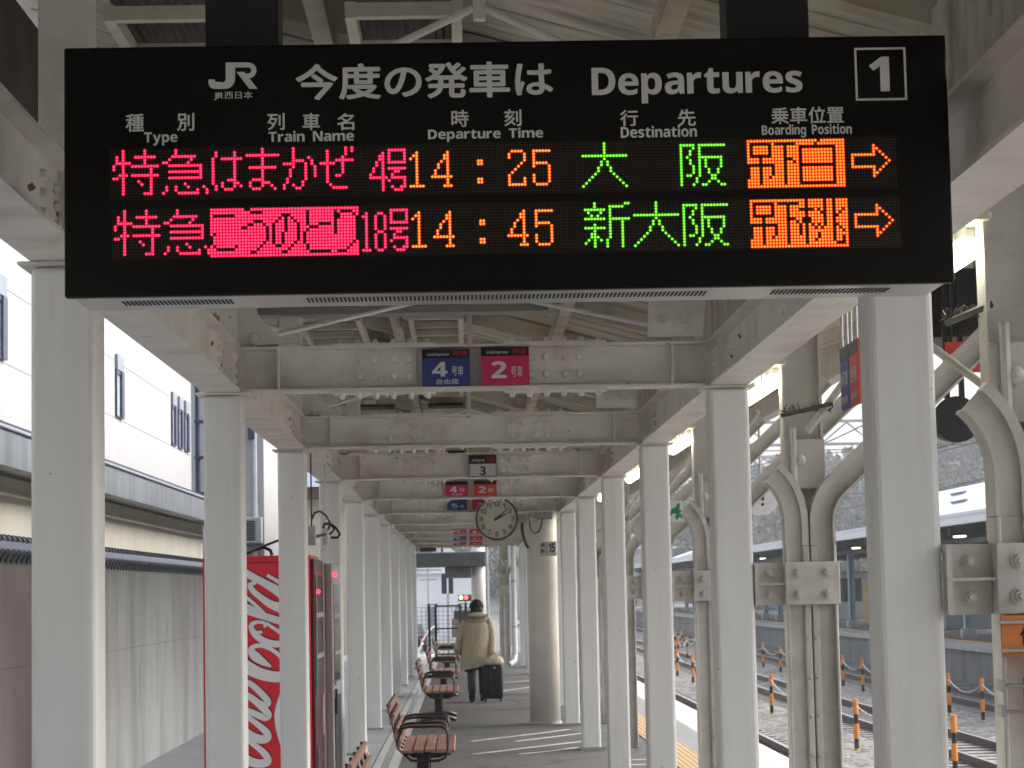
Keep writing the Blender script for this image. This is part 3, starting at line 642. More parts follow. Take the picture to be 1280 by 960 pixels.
# ================================================================== bolted rail columns
CX, CY1, CS = 1.80, 7.05, 4.63
def rail_column(i, X=CX, Y=None, label=None, ztop=None, mirror=False):
    Y = CY1+CS*(i-1) if Y is None else Y
    lab = label or 'forked column of curved rails with bolted clamp, %s from the camera' % nth(i-1)
    t = thing('rail_column', lab, 'column', (X, Y, 0), 'forked old rail columns beside the track')
    # lower twin rails
    m = MB()
    for s in (-1, 1):
        m.box(*sorted((X+s*0.118, X+s*0.132)), Y-0.062, Y+0.062, 0, 2.0, 0.003, 1)      # foot flange
        m.box(*sorted((X+s*0.040, X+s*0.1175)), Y-0.009, Y+0.009, 0, 2.0)               # web
        m.box(*sorted((X+s*0.003, X+s*0.0395)), Y-0.034, Y+0.034, 0, 2.0, 0.008, 2)     # head
    m.build('twin_rail_shaft', PAINTC, t)
    b = MB()
    for k in range(9):
        for s in (-1, 1): b.ball((X+s*0.02, Y-0.036, 0.12+k*0.2), 0.013, 0.010, 0.013, 1)
    b.build('rivets', PAINTC, t)
    # clamp with bolts and bracket towards the white pillar
    cl = MB().box(X-0.142, X+0.142, Y-0.088, Y-0.070, 1.695, 1.915, 0.004, 2).box(X-0.142, X+0.142, Y+0.070, Y+0.088, 1.695, 1.915, 0.004, 2).box(X-0.142, X-0.135, Y-0.0695, Y+0.0695, 1.697, 1.913).box(X+0.135, X+0.142, Y-0.0695, Y+0.0695, 1.697, 1.913).build('clamp_plate', PAINTC, t)
    for xx in (-0.075, 0.075):
        for zz in (1.75, 1.86):
            q = MB(); q.cyl((X+xx, Y-0.0885, zz), (X+xx, Y-0.096, zz), 0.027, n=16); q.cyl((X+xx, Y-0.0965, zz), (X+xx, Y-0.117, zz), 0.021, 0.019, 6); q.cyl((X+xx, Y-0.1175, zz), (X+xx, Y-0.135, zz), 0.010, n=10); q.build('bolt', PAINTC, cl)
    if X == CX:
        br = MB().box(1.505, X-0.143, Y-0.02, Y-0.008, 1.695, 1.915).box(1.505, X-0.143, Y-0.075, Y-0.0205, 1.800, 1.810).box(1.5025, 1.520, Y-0.08, Y-0.0205, 1.695, 1.7995).box(1.5025, 1.520, Y-0.08, Y-0.0205, 1.8105, 1.915).build('link_bracket', PAINTC, t)
        for zz in (1.748, 1.862):
            q = MB(); q.cyl((1.585, Y-0.0205, zz), (1.585, Y-0.026, zz), 0.026, n=16); q.cyl((1.585, Y-0.0265, zz), (1.585, Y-0.046, zz), 0.020, 0.018, 6); q.cyl((1.585, Y-0.0465, zz), (1.585, Y-0.058, zz), 0.010, n=10); q.build('bolt', PAINTC, br)
    # curved arms: left one cut short, right one a long straight strut to the eave
    zc = 2.0
    L_ = [(X-0.068, zc+0.001), (X-0.068, 2.12)] + [(X-0.068-0.22*(1-math.cos(a)), 2.12+0.30*math.sin(a)) for a in [k*R(60)/7 for k in range(1, 8)]]
    Rr = [(X+0.068, zc+0.001), (X+0.068, 2.12)] + [(X+0.068+0.26*(1-math.cos(a)), 2.12+0.26*math.sin(a)) for a in [k*R(47)/6 for k in range(1, 7)]]
    ex = 3.45 if X == CX else X+0.9
    dx = Rr[-1][0]; dz = Rr[-1][1]; Rr.append((ex, dz+(ex-dx)*math.tan(R(43))))
    for nm, P, s in (('short_arm', L_, 1), ('long_arm', Rr, -1)):
        a = MB(); a.sweep(P, s*0.057, 0.013, 0.124, Y); a.sweep(P, s*0.011, 0.0780, 0.018, Y); a.sweep(P, s*-0.046, 0.035, 0.068, Y)
        a.build(nm, PAINTC, t)
    zt = (roofz(X)-0.3) if ztop is None else ztop
    p = MB()
    p.box(X-0.105, X-0.093, Y+0.07, Y+0.19, 1.93, zt); p.box(X+0.093, X+0.105, Y+0.07, Y+0.19, 1.93, zt); p.box(X-0.0925, X+0.0925, Y+0.124, Y+0.136, 1.93, zt)
    p.build('upper_post', PAINTC, t)
    k = MB(); k.box(X-0.11, X+0.11, Y+0.05, Y+0.0695, 2.30, 2.56, 0.004, 1); k.ball((X-0.03, Y+0.04, 2.45), 0.035, 0.03, 0.035); k.cyl((X-0.06, Y+0.03, 2.22), (X-0.06, Y+0.03, 2.62), 0.017, n=8)
    k.build('joint_plate', PAINTC, t)
    if X == CX:
        MB().cyl((X+0.02, Y+0.04, 2.60), (X+0.34, Y-0.25, 3.05), 0.020, n=8).build('strut', PAINTC, t)
    return t
for i in range(1, 8): rail_column(i)
rail_column(9, 0.98, 56.0, 'far forked rail column near the platform end, beside a white drain pipe', 3.9)
# bird spikes at the joints of the two nearest columns
SPK = pm('spike_wire', (0.10, 0.10, 0.095), 0.5, 0.2, metal=0.5)
for (x, y, z, nm, sd_) in ((1.80, 11.64, 2.70, 'dark tuft of bird spikes on the second forked column', 3), (1.655, 7.25, 2.66, 'wiry bird spikes and clips beside the nearest forked column', 5)):
    random.seed(sd_); wd_ = .13 if y > 10 else .065; m = MB(); m.cyl((x-wd_, y, z-.02), (x+wd_, y-.1, z+0.03), 0.012, n=6)
    for k in range(46):
        bx = x-wd_+2*wd_*random.random(); v = Vector((random.uniform(-.6, .6), random.uniform(-.7, .2), random.uniform(-.1, 1))).normalized()*random.uniform(.02, .055)
        m.cyl((bx, y, z), (bx+v.x, y+v.y, z+v.z), 0.0035, 0.002, 4)
    tag(m.build('bird_spikes', SPK), nm, 'bird spikes', 'bird spikes on the columns')
# cable run with clips along the outside of the right girder
cb = thing('cable_run', 'dark conduit with metal clips running below the right girder near the lamp', 'conduit', (1.60, 6, 2.95))
MB().tube([(1.575, y, 3.02-0.006*math.sin(y*3)) for y in [2+k*0.25 for k in range(40)]], 0.015, 8).build('conduit', SPK, cb)
MB().tube([(1.60, y, 2.99+0.004*math.sin(y*5)) for y in [2+k*0.25 for k in range(40)]], 0.009, 8).build('cable', STEELG, cb)
ck = MB(); random.seed(3)
for k in range(30):
    y = 5.0+k*0.16+random.uniform(-.03, .03)
    ck.box(1.555, 1.625, y, y+0.02, 2.975, 3.045, 0.004, 1); ck.tube([(1.56, y+.01, 3.04), (1.57, y+.01, 3.085), (1.60, y+.012, 3.09), (1.615, y+.012, 3.05)], 0.006, 6)
ck.build('clips', STEELG, cb)
# fluorescent lamps between the rows
TUBE = em('lamp_tube', (1.0, 0.96, 0.72), 3.2)
for k in range(6):
    y = 7.08+4.62*k
    t = thing('fluorescent_lamp', 'lit fluorescent lamp beside the right girder, %s from the camera' % nth(k), 'lamp', (1.64, y+0.6, 2.9), 'lit fluorescent lamps')
    MB().box(1.585, 1.715, y, y+1.25, 2.955, 2.985, 0.008, 2).build('lamp_housing', pm('lamp_housing_paint', (0.6, 0.58, 0.45), .4, .1), t)
    tb = MB()
    rg_ = lambda yy, f: [(1.65+.045*f*math.cos(q*math.pi/8), yy, 2.872+.042*f*math.sin(q*math.pi/8)) for q in range(16)]
    tb.loft([rg_(y+.03, .25), rg_(y+.045, .75), rg_(y+.09, 1), rg_(y+1.17, 1), rg_(y+1.215, .75), rg_(y+1.23, .25)]); tb.build('lamp_diffuser', TUBE, t, True)
    e = MB()
    for yy in (y+0.16, y+1.05): e.cyl((1.65, yy, 2.86), (1.65, yy, 2.9545), .022, n=12); e.box(1.60, 1.70, yy, yy+.03, 2.865, 2.9545, .008, 2)
    e.build('lamp_holder', STEELG, t)
    h = MB(); h.cyl((1.65, y+0.25, 2.9855), (1.65, y+0.25, 3.55), 0.008, n=6); h.cyl((1.65, y+1.0, 2.9855), (1.65, y+1.0, 3.55), 0.008, n=6); h.build('hanger_rod', STEELG, t)

# ---- things on and beside the rail columns
def board(name, label, cat, x0, x1, y, z0, z1, mat, th=0.008, group=None):
    t = thing(name, label, cat, ((x0+x1)/2, y, z0), group)
    MB().box(x0, x1, y, y+th, z0, z1, 0.0015, 1).build('plate', mat, t)
    return t
ORG = pm('orange_plate', (0.62, 0.20, 0.045), 0.5, 0.15, 10, stain=(0.3, 0.1, 0.03), stain_amt=.4)
t = board('orange_label', 'orange plate with black characters strapped to the nearest rail column', 'sign', 1.655, 1.90, 6.93, 1.565, 1.69, ORG)
text_obj('促進', 1.775, 1.628, 0.125, 0.058, 6.929, BLKP, t, 0.01)
e = MB(); e.box(1.65, 1.94, 6.920, 6.9295, 1.665, 1.675, .001, 1); e.box(1.65, 1.94, 6.920, 6.9295, 1.578, 1.588, .001, 1); e.build('strap', STEELG, t)
t = thing('red_box', 'red cylinder held by two grey straps below the orange plate', 'cylinder', (1.76, 6.9, 1.36))
MB().cyl((1.755, 6.88, 1.365), (1.755, 6.88, 1.50), 0.05, n=20).ball((1.755, 6.88, 1.50), .05, .05, .02).build('canister', pm('red_canister', (.45, .05, .03), .4, .15, 8), t)
e = MB()
for z in (1.398, 1.478): e.tube([(1.655, 6.93, z), (1.70, 6.875, z), (1.73, 6.835, z), (1.80, 6.835, z), (1.85, 6.88, z), (1.94, 6.93, z)], 0.006, 6); e.box(1.645, 1.662, 6.92, 6.985, z-.018, z+.018)
e.build('strap', STEELG, t)
RB = pm('red_panel_paint', (0.58, 0.07, 0.04), 0.45, 0.06)
t = board('red_signboard', 'plain red rectangular panel hanging beyond the right pillars', 'panel', 2.626, 2.855, 12.0, 2.925, 3.09, RB, 0.05)
e = MB(); e.cyl((2.66, 12.02, 3.0905), (2.66, 12.02, 4.0), .01, n=6); e.cyl((2.82, 12.02, 3.0905), (2.82, 12.02, 4.0), .01, n=6); e.build('hanger', BLACKM, t)
t = thing('speaker_horn', 'black round signal horn below the red panel', 'horn', (2.66, 12.1, 2.66))
MB().cyl((2.66, 11.98, 2.665), (2.66, 12.16, 2.665), 0.115, 0.105, n=28).cyl((2.66, 12.165, 2.665), (2.66, 12.36, 2.665), 0.10, 0.06, n=24).build('horn_body', BLACKM, t, False)
MB().cyl((2.66, 11.935, 2.665), (2.66, 11.979, 2.665), 0.125, n=28).build('rim', BLACKM, t)
e = MB(); e.box(2.62, 2.645, 12.02, 12.06, 2.785, 3.7); e.box(2.70, 2.725, 12.02, 12.06, 2.785, 3.7); e.build('hanger', BLACKM, t)
a_, b_ = at(1160, 430, 11.5), at(1262, 506, 10.9)
tag(MB().cyl(a_, b_, .022, n=10).build('slanted_pipe', PAINTC), 'white slanted pipe crossing in front of the red signboard', 'pipe')
# dark equipment box and pipe up under the roof, right of the board
t = thing('dark_equipment_box', 'dark equipment casing under the roof above the red panel', 'equipment box', (2.75, 12.4, 3.2))
MB().box(2.45, 3.05, 12.2, 12.8, 3.14, 3.52, .01, 1).build('casing', BLACKM, t)
e = MB(); e.box(2.55, 2.60, 12.4, 12.45, 3.5205, 3.92); e.box(2.9, 2.95, 12.4, 12.45, 3.5205, 4.02); e.build('hanger', BLACKM, t)
# pair of narrow boards seen almost edge-on beside the nearest right pillar
for (ya, yb, mt, c, tx) in ((9.50, 9.72, REDP, 'red', '2号車'), (9.74, 9.95, NAVY, 'blue', '4号車')):
    t = thing('edge_on_sign', '%s coach sign seen almost edge on, left of the nearest right pillar' % c, 'sign', (1.7, (ya+yb)/2, 2.56), 'edge on coach signs')
    MB().box(1.70, 1.712, ya, yb, 2.565, 2.845, .001, 1).build('plate', mt, t)
    MB().box(1.6985, 1.6995, ya+.002, yb-.002, 2.785, 2.843).build('header_band', BLKP, t)
    text_obj(tx, 0, 2.70, .17, .07, (ya+yb)/2, WHTP, t, .02, face='-x', X=1.6982)
    text_obj('自由席', 0, 2.61, .14, .035, (ya+yb)/2, WHTP, t, .01, face='-x', X=1.6982)
    e = MB(); e.cyl((1.706, ya+.04, 2.8455), (1.706, ya+.04, 3.5), .006, n=6); e.cyl((1.706, yb-.04, 2.8455), (1.706, yb-.04, 3.5), .006, n=6); e.build('hanger', STEELG, t)
# white sign with a black 1
t = thing('platform_number_sign', 'white eight sided sign with a black 1, seen through the rail columns', 'sign', (4.0, 30, 2.7))
oc = [(4.0+0.26*math.cos(R(22.5+45*k)), 2.98+0.26*math.sin(R(22.5+45*k))) for k in range(8)]
MB().prism(oc, 30, 30.02).build('plate', SIGNBK, t)
c = at(951, 616, 30)
text_obj('1', c.x, c.z+.01, .085, .23, 29.998, BLKP, t, .03); MB().cyl((c.x+.02, 29.998, c.z-.155), (c.x+.02, 29.9995, c.z-.155), .022, n=12).build('dot', BLKP, t)
MB().cyl((4.0, 30.01, 3.22), (4.0, 30.01, 4.2), .015, n=8).build('hanger', STEELG, t)
# green running man sign
GRN = pm('green_print', (0.01, 0.22, 0.08), .5, .05)
t = board('exit_sign', 'small green and white exit sign on the third forked column', 'sign', 1.915, 2.06, 20.9, 2.40, 2.60, WHTP)
MB().prism([(1.925, 2.50), (1.955, 2.53), (1.985, 2.54), (2.0, 2.575), (2.025, 2.575), (2.02, 2.52), (2.045, 2.50), (2.045, 2.43), (2.02, 2.45), (1.99, 2.42), (1.975, 2.45), (1.99, 2.48), (1.955, 2.48), (1.935, 2.455)], 20.8985, 20.8997).build('pictogram', GRN, t)

# ================================================================== left side: boundary wall
def streak_wall():
    m = bpy.data.materials.new('stained_wall'); m.use_nodes = True; t = m.node_tree; N = t.nodes; L = t.links; b = N['Principled BSDF']
    geo = N.new('ShaderNodeNewGeometry')
    def noise(sc, stretch, det=6):
        mp = N.new('ShaderNodeMapping'); mp.inputs['Scale'].default_value = stretch; L.new(geo.outputs['Position'], mp.inputs['Vector'])
        n = N.new('ShaderNodeTexNoise'); n.inputs['Scale'].default_value = sc; n.inputs['Detail'].default_value = det; L.new(mp.outputs[0], n.inputs['Vector']); return n.outputs['Fac']
    def rng(f, a, b_, lo, hi):
        r = N.new('ShaderNodeMapRange'); r.inputs['From Min'].default_value = a; r.inputs['From Max'].default_value = b_; r.inputs['To Min'].default_value = lo; r.inputs['To Max'].default_value = hi
        L.new(f, r.inputs['Value']); return r.outputs[0]
    def mix(f, c1, c2):
        x = N.new('ShaderNodeMixRGB'); L.new(f, x.inputs['Fac'])
        for k, c in ((1, c1), (2, c2)):
            if isinstance(c, tuple): x.inputs[k].default_value = (*c, 1)
            else: L.new(c, x.inputs[k])
        return x.outputs[0]
    streaks = rng(noise(.9, (1, 1.6, .35), 10), .42, .70, 0, .9)
    c = mix(streaks, (0.545, 0.57, 0.575), (0.32, 0.33, 0.32))
    sp = N.new('ShaderNodeSeparateXYZ'); L.new(geo.outputs['Position'], sp.inputs[0])
    red = N.new('ShaderNodeMath'); red.operation = 'MULTIPLY'; L.new(rng(noise(.45, (1, 1, .7), 4), .48, .66, 0, .45), red.inputs[0]); L.new(rng(sp.outputs[1], 18, 21, 1.35, .55), red.inputs[1])
    c = mix(red.outputs[0], c, (0.42, 0.36, 0.335))
    c = mix(rng(noise(5, (1, 1, .25), 6), .62, .78, 0, .6), c, (0.17, 0.16, 0.14))
    L.new(c, b.inputs['Base Color']); b.inputs['Roughness'].default_value = .5
    return m
wl = thing('boundary_wall', 'stained grey boundary wall with a dark roof tile coping along the left platform side', 'wall', (-3.55, 30, 0))
MB().box(-3.62, -3.5, -20, 56, 0.0, 2.10).build('wall_panel', streak_wall(), wl)
sm = MB()
sm.box(-3.4995, -3.4985, -20, 56, 1.28, 1.284)
sm.build('panel_joints', pm('joint_grey', (.22, .21, .20), .8, .2), wl)
TILE = pm('dark_roof_tile', (0.040, 0.046, 0.065), 0.32, 0.25, 5, spec=.6)
cp = MB()
cp.box(-3.69, -3.47, -20, 56, 2.1005, 2.125)
cp.loft([[(-3.43, 4, 2.105), (-3.56, 4, 2.185), (-3.60, 4, 2.185), (-3.73, 4, 2.105), (-3.73, 4, 2.126), (-3.43, 4, 2.126)][:4], [(-3.43, 56, 2.105), (-3.56, 56, 2.185), (-3.60, 56, 2.185), (-3.73, 56, 2.105)]])
for k in range(258):
    y = 4.1+k*0.2
    cp.cyl((-3.40, y, 2.132), (-3.57, y, 2.215), 0.056, 0.062, 10); cp.cyl((-3.76, y, 2.132), (-3.59, y, 2.215), 0.056, 0.062, 8)
    cp.cyl((-3.395, y, 2.132), (-3.405, y, 2.137), 0.065, n=12); cp.cyl((-3.397, y, 2.131), (-3.392, y, 2.128), 0.028, n=8)
    cp.cyl((-3.58, y+.012, 2.262), (-3.58, y+.188, 2.262), 0.055, 0.046, n=10)
cp.build('tile_coping', TILE, wl)

# ---- warehouse-like building behind the wall
CREAM = pm('cream_render', (0.58, 0.56, 0.49), 0.8, 0.07, 2, 0.05, stain=(.40, .38, .33), stain_amt=.4, stain_scale=.8, stretch=(1, 1, .4))
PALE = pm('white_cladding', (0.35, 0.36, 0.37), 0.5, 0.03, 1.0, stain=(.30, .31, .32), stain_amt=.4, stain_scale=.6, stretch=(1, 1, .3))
FASC = pm('grey_zinc_fascia', (0.21, 0.235, 0.27), 0.45, 0.25, 1.2, metal=.2, stretch=(1, 3, .1), stain=(.42, .45, .48), stain_amt=.5, stain_scale=1.0)
NAVYT = pm('navy_trim', (0.03, 0.04, 0.09), .4, .2); GLASS = pm('window_glass', (0.55, 0.62, 0.70), .08, .1, spec=1)
bd = thing('white_building', 'white building with narrow slot windows and a grey metal fascia behind the left wall', 'building', (-8, 28, 0))
MB().box(-13, -5.4, -20, 46.6, -1.2, 3.26).build('lower_wall', CREAM, bd)
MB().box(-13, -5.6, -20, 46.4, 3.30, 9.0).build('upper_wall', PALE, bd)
MB().box(-5.39, -4.96, -6, 46.8, 3.262, 3.30).box(-5.04, -4.96, -6, 46.8, 3.3005, 3.655).build('fascia', FASC, bd)
MB().box(-5.599, -5.05, -6, 46.8, 3.62, 3.65).build('lean_to_roof', FASC, bd)
g = MB(); g.box(-5.03, -4.94, -6, 46.8, 3.656, 3.675); g.box(-5.08, -4.98, -6, 46.8, 3.715, 3.745); g.build('gutter', NAVYT, bd)
MB().box(-5.06, -4.97, -6, 46.8, 3.6755, 3.7145).build('gutter_lip', PALE, bd)
MB().box(-5.3995, -5.30, -6, 46.6, 3.02, 3.05).build('moulding', CREAM, bd)
j = MB()
for z in (4.71, 5.64, 6.6, 7.6): j.box(-5.598, -5.596, -6, 46.4, z-.006, z+.006)
j.build('panel_joint', pm('joint_line', (.20, .21, .23), .6, .05), bd)
for ya, yb in ((18.4, 19.1), (26.75, 27.45), (36.25, 36.95), (43.2, 43.8), (44.2, 44.8), (45.2, 45.8)):
    wd = MB(); wd.box(-5.595, -5.565, ya, ya+.04, 4.73, 5.5); wd.box(-5.595, -5.545, yb-.26, yb, 4.73, 5.5); wd.box(-5.595, -5.565, ya+.041, yb-.261, 5.44, 5.5); wd.box(-5.595, -5.565, ya+.041, yb-.261, 4.73, 4.76)
    f = wd.build('window_frame', NAVYT, bd)
    MB().box(-5.594, -5.588, ya+.04, yb-.26, 4.755, 5.445).build('pane', GLASS, f)
    MB().box(-5.595, -5.55, ya, yb, 5.502, 5.75).build('window_hood', pm('grey_blue_hood', (.20, .23, .28), .5, .1), f)
p = MB(); p.cyl((-5.50, 46.7, 3.3), (-5.50, 46.7, 9.0), 0.055, n=10)
for k in range(8): p.box(-5.56, -5.28, 46.62, 46.78, 3.9+k*.75, 3.96+k*.75)
p.build('drain_pipe', NAVYT, bd)
p = MB(); p.tube([(-5.35, 46.9, 0), (-5.35, 46.9, 3.2), (-5.2, 46.9, 9)], .05, 8); p.build('cable_pipe', NAVYT, bd)
# ---- narrow white house with air conditioner, and a tiled house behind
h = thing('white_house', 'narrow white house end with a downpipe and air conditioner behind the vending machines', 'house', (-7, 58, 0))
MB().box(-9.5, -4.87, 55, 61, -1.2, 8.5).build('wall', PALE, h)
MB().cyl((-5.08, 54.93, .3), (-5.08, 54.93, 7.4), .055, n=8).build('downpipe', pm('grey_pipe', (.45, .46, .48), .5, .1), h)
MB().box(-5.23, -5.07, 54.8, 54.99, 5.62, 5.95).build('vent_hood', NAVYT, h)
ac = thing('air_conditioner', 'white outdoor air conditioner unit on brackets on the narrow house', 'air conditioner', (-5.05, 54.6, 3.0))
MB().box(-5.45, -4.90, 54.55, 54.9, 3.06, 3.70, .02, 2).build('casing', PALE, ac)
gr = MB()
for k in range(9): gr.box(-5.40, -5.06, 54.535, 54.5495, 3.14+k*.055, 3.165+k*.055)
for k in range(7): gr.box(-5.40+k*.055, -5.385+k*.055, 54.530, 54.5345, 3.13, 3.62)
gr.build('fan_grille', BLACKM, ac)
MB().box(-5.5, -4.86, 54.5, 54.99, 2.99, 3.055).build('bracket', NAVYT, ac)
h = thing('tiled_house', 'cream house with a brown eave and blue grey roof behind the white house', 'house', (-7, 72, 0))
MB().box(-12, -2.8, 70, 78, -1.2, 4.75).build('wall', pm('cream_boards', (.55, .52, .40), .8, .1, 3), h)
MB().box(-12.5, -2.5, 69.3, 78.5, 4.755, 5.1).build('eave', pm('brown_eave', (.13, .075, .06), .7, .1), h)
rb = MB(); rb.loft([[(-12.6, 69.2, 5.101), (-2.4, 69.2, 5.101), (-2.4, 79, 5.101), (-12.6, 79, 5.101)], [(-12.6, 74, 8.4), (-2.4, 74, 8.4), (-2.4, 74.3, 8.4), (-12.6, 74.3, 8.4)]])
rb.build('roof', pm('blue_grey_tiles', (.25, .30, .37), .5, .15, 2), h)

# ================================================================== vending machines
VR = pm('vending_red', (0.80, 0.022, 0.035), 0.28, 0.04, 2); VRD = pm('vending_dark_red', (0.085, 0.008, 0.012), .3, .1)
VG = pm('vending_grey', (.42, .42, .43), .3, .08, metal=.4); VD = pm('vending_window', (.09, .095, .10), .08, .2, spec=1)
VY, VX0, VX1, VZ = 17.4, -2.02, -1.19, 2.105
v = thing('vending_machine', 'red drink vending machine with white flowing script on its side between the pillars', 'vending machine', (-1.6, 17.9, 0), 'vending machines')
MB().box(VX0, VX1, VY, VY+1.02, 0.05, VZ, 0.012, 2).build('body', VR, v)
e = MB(); e.box(VX0+.02, VX1-.02, VY-.0045, VY-.0005, VZ-.055, VZ-.050); e.box(VX0+.02, VX1-.02, VY-.0045, VY-.0005, .12, .125); e.build('panel_seam', VRD, v)
MB().box(VX0+.05, VX1-.05, VY+.05, VY+.97, 0.004, 0.0495).build('feet', BLACKM, v)
fr = MB().box(VX1+.0005, VX1+.03, VY+.01, VY+1.01, .10, VZ-.03, .008, 2).build('front_door', VRD, v)
f2 = MB(); f2.box(VX1+.0305, VX1+.034, VY+.10, VY+.92, 1.05, 1.95); f2.build('display_window', VD, fr)
sh = MB()
for z in (1.30, 1.62): sh.box(VX1+.0345, VX1+.042, VY+.09, VY+.93, z, z+.035)
sh.box(VX1+.0345, VX1+.042, VY+.07, VY+.0995, 1.03, 1.97); sh.build('shelf_strip', VG, fr)
MB().box(VX1+.0305, VX1+.036, VY+.10, VY+.45, .30, .62).build('pickup_flap', BLACKM, fr)
MB().box(VX1+.0305, VX1+.04, VY+.74, VY+.90, .68, 1.0).build('coin_panel', VG, fr)
LEDR = em('red_indicator', (1.0, .02, .03), 2.5)
MB().ball((VX1+.045, VY+.2, 1.82), .018, .018, .018).build('indicator_light', LEDR, fr)
# flowing white script, rotated to read upwards
WH = pm('script_white', (.86, .86, .87), .35, .03); SHD = pm('script_outline', (.12, .01, .015), .4, .05)
def px(x, y): p = at(x, y, VY); return (p.x, p.z)
def ribbon(pts, wid, y0, mb, sub=6):
    P = [Vector(px(*q)) for q in pts]; n = len(P); C, Wd = [], []
    for i in range(n-1):
        p0, p1, p2, p3 = P[max(i-1, 0)], P[i], P[i+1], P[min(i+2, n-1)]
        for k in range(sub if i < n-2 else sub+1):
            t = k/sub
            C.append(0.5*((2*p1)+(p2-p0)*t+(2*p0-5*p1+4*p2-p3)*t*t+(3*p1-p0-3*p2+p3)*t**3)); Wd.append((wid[i]*(1-t)+wid[i+1]*t)*VY/F_PX)
    for i in range(len(C)-1):
        ta = (C[min(i+1, len(C)-1)]-C[max(i-1, 0)]).normalized(); tb = (C[min(i+2, len(C)-1)]-C[i]).normalized()
        na, nb = Vector((-ta.y, ta.x))*Wd[i]/2, Vector((-tb.y, tb.x))*Wd[i+1]/2
        mb.face([(q.x, y0, q.y) for q in (C[i]-na, C[i]+na, C[i+1]+nb, C[i+1]-nb)])
STROKES = [
    # first word drawn: bottom lobes of the lower word
    [([(300, 848), (315, 856), (328, 868), (335, 877), (332, 881), (322, 877), (308, 868)], [6, 7, 8, 8, 7, 6, 5]), ([(300, 864), (314, 872), (328, 884), (335, 893), (331, 897), (318, 892), (304, 886)], [6, 8, 9, 9, 8, 8, 6]),
     ([(300, 888), (315, 900), (329, 911), (335, 919), (331, 924), (318, 922), (304, 912)], [5, 6, 8, 9, 10, 11, 9]), ([(300, 919), (315, 929), (329, 940), (335, 950), (330, 954), (316, 953), (302, 944)], [5, 6, 8, 9, 10, 11, 9]),
     ([(284, 960), (300, 968), (318, 980), (334, 996), (340, 1010), (326, 1018), (300, 1004)], [5, 8, 11, 13, 13, 12, 9]), ([(290, 872), (280, 890), (286, 915), (300, 932)], [5, 7, 8, 7])],
    # upper word: a (stem, tail, bowl), l, o and the curl and bowl of its capital
    [([(296, 708), (313, 719.5), (330, 728.5), (349, 740), (362, 752)], [8, 9, 9, 12, 11]), ([(334, 719), (349, 728), (360, 739)], [4, 5, 8]),
     ([(320, 728), (313, 731), (316, 738), (327, 747.5), (340, 756), (352, 760)], [4, 6, 7, 7.5, 10, 13]), ([(304, 743), (318, 755), (330, 766)], [4, 4.5, 4]),
     ([(290, 752), (313, 763), (330, 770), (349, 776), (365, 782)], [12, 12, 9, 9, 10]), ([(331, 784), (331, 779), (322, 777.5), (315, 780.5), (315, 787), (322, 796), (334, 803), (348, 805), (356, 800)], [3.5, 4, 4.5, 6, 7, 8, 9, 8, 6]),
     ([(333, 779), (342, 785), (352, 792), (358, 801)], [4, 4, 5, 6]), ([(328, 790), (321, 790.5), (316, 787)], [4, 4, 5]),
     ([(354, 826), (348, 818), (338, 811), (327, 807), (317, 808.5), (314.5, 814), (320, 821), (330, 828), (339, 833)], [5, 5, 5, 5, 6, 9, 12, 8, 1.5]),
     ([(296, 822), (313, 836), (330, 843.5), (350, 846), (368, 840), (378, 825)], [11, 15, 14, 13, 11, 7])],
    # long wave
    [([(376, 832), (362, 858), (355, 893), (360, 928), (376, 968), (382, 1000)], [7, 15, 24, 20, 12, 5])]]
k_ = 0
for grp, nm in zip(STROKES, ('script_word', 'script_word', 'script_wave')):
    a_, b_ = MB(), MB()
    for pts, wd in grp:
        k_ += 1
        ribbon([(x+.8, y-1.0) for x, y in pts], [q*1.12 for q in wd], VY-.0008-k_*.00008, a_); ribbon(pts, wd, VY-.0032-k_*.00012, b_)
    q_ = b_.build(nm, WH, v); a_.build('script_outline', SHD, q_)
v2 = thing('vending_machine', 'grey fronted drink vending machine behind the red one', 'vending machine', (-1.6, 19, 0), 'vending machines')
MB().box(-1.95, -1.15, 18.5, 19.55, 0.05, 2.06, 0.012, 2).build('body', VG, v2)
MB().box(-1.9, -1.2, 18.55, 19.5, 0.004, 0.0495).build('feet', BLACKM, v2)
fr = MB().box(-1.1495, -1.085, 18.51, 19.54, .10, 2.05, .01, 2).build('front_door', VG, v2)
MB().box(-1.0845, -1.080, 18.60, 19.45, 1.05, 1.88).build('display_window', VD, fr)
sh = MB()
for z in (1.05, 1.30, 1.60): sh.box(-1.0795, -1.070, 18.60, 19.45, z, z+.03)
sh.build('shelf_strip', VG, fr)
MB().box(-1.0845, -1.078, 18.60, 19.45, .25, .95).build('lower_panel', BLACKM, fr)
MB().box(-1.0775, -1.06, 18.56, 18.66, .82, 1.02).build('coin_panel', BLACKM, fr)
MB().ball((-1.07, 18.62, 1.96), .02, .02, .02).build('indicator_light', LEDR, fr)
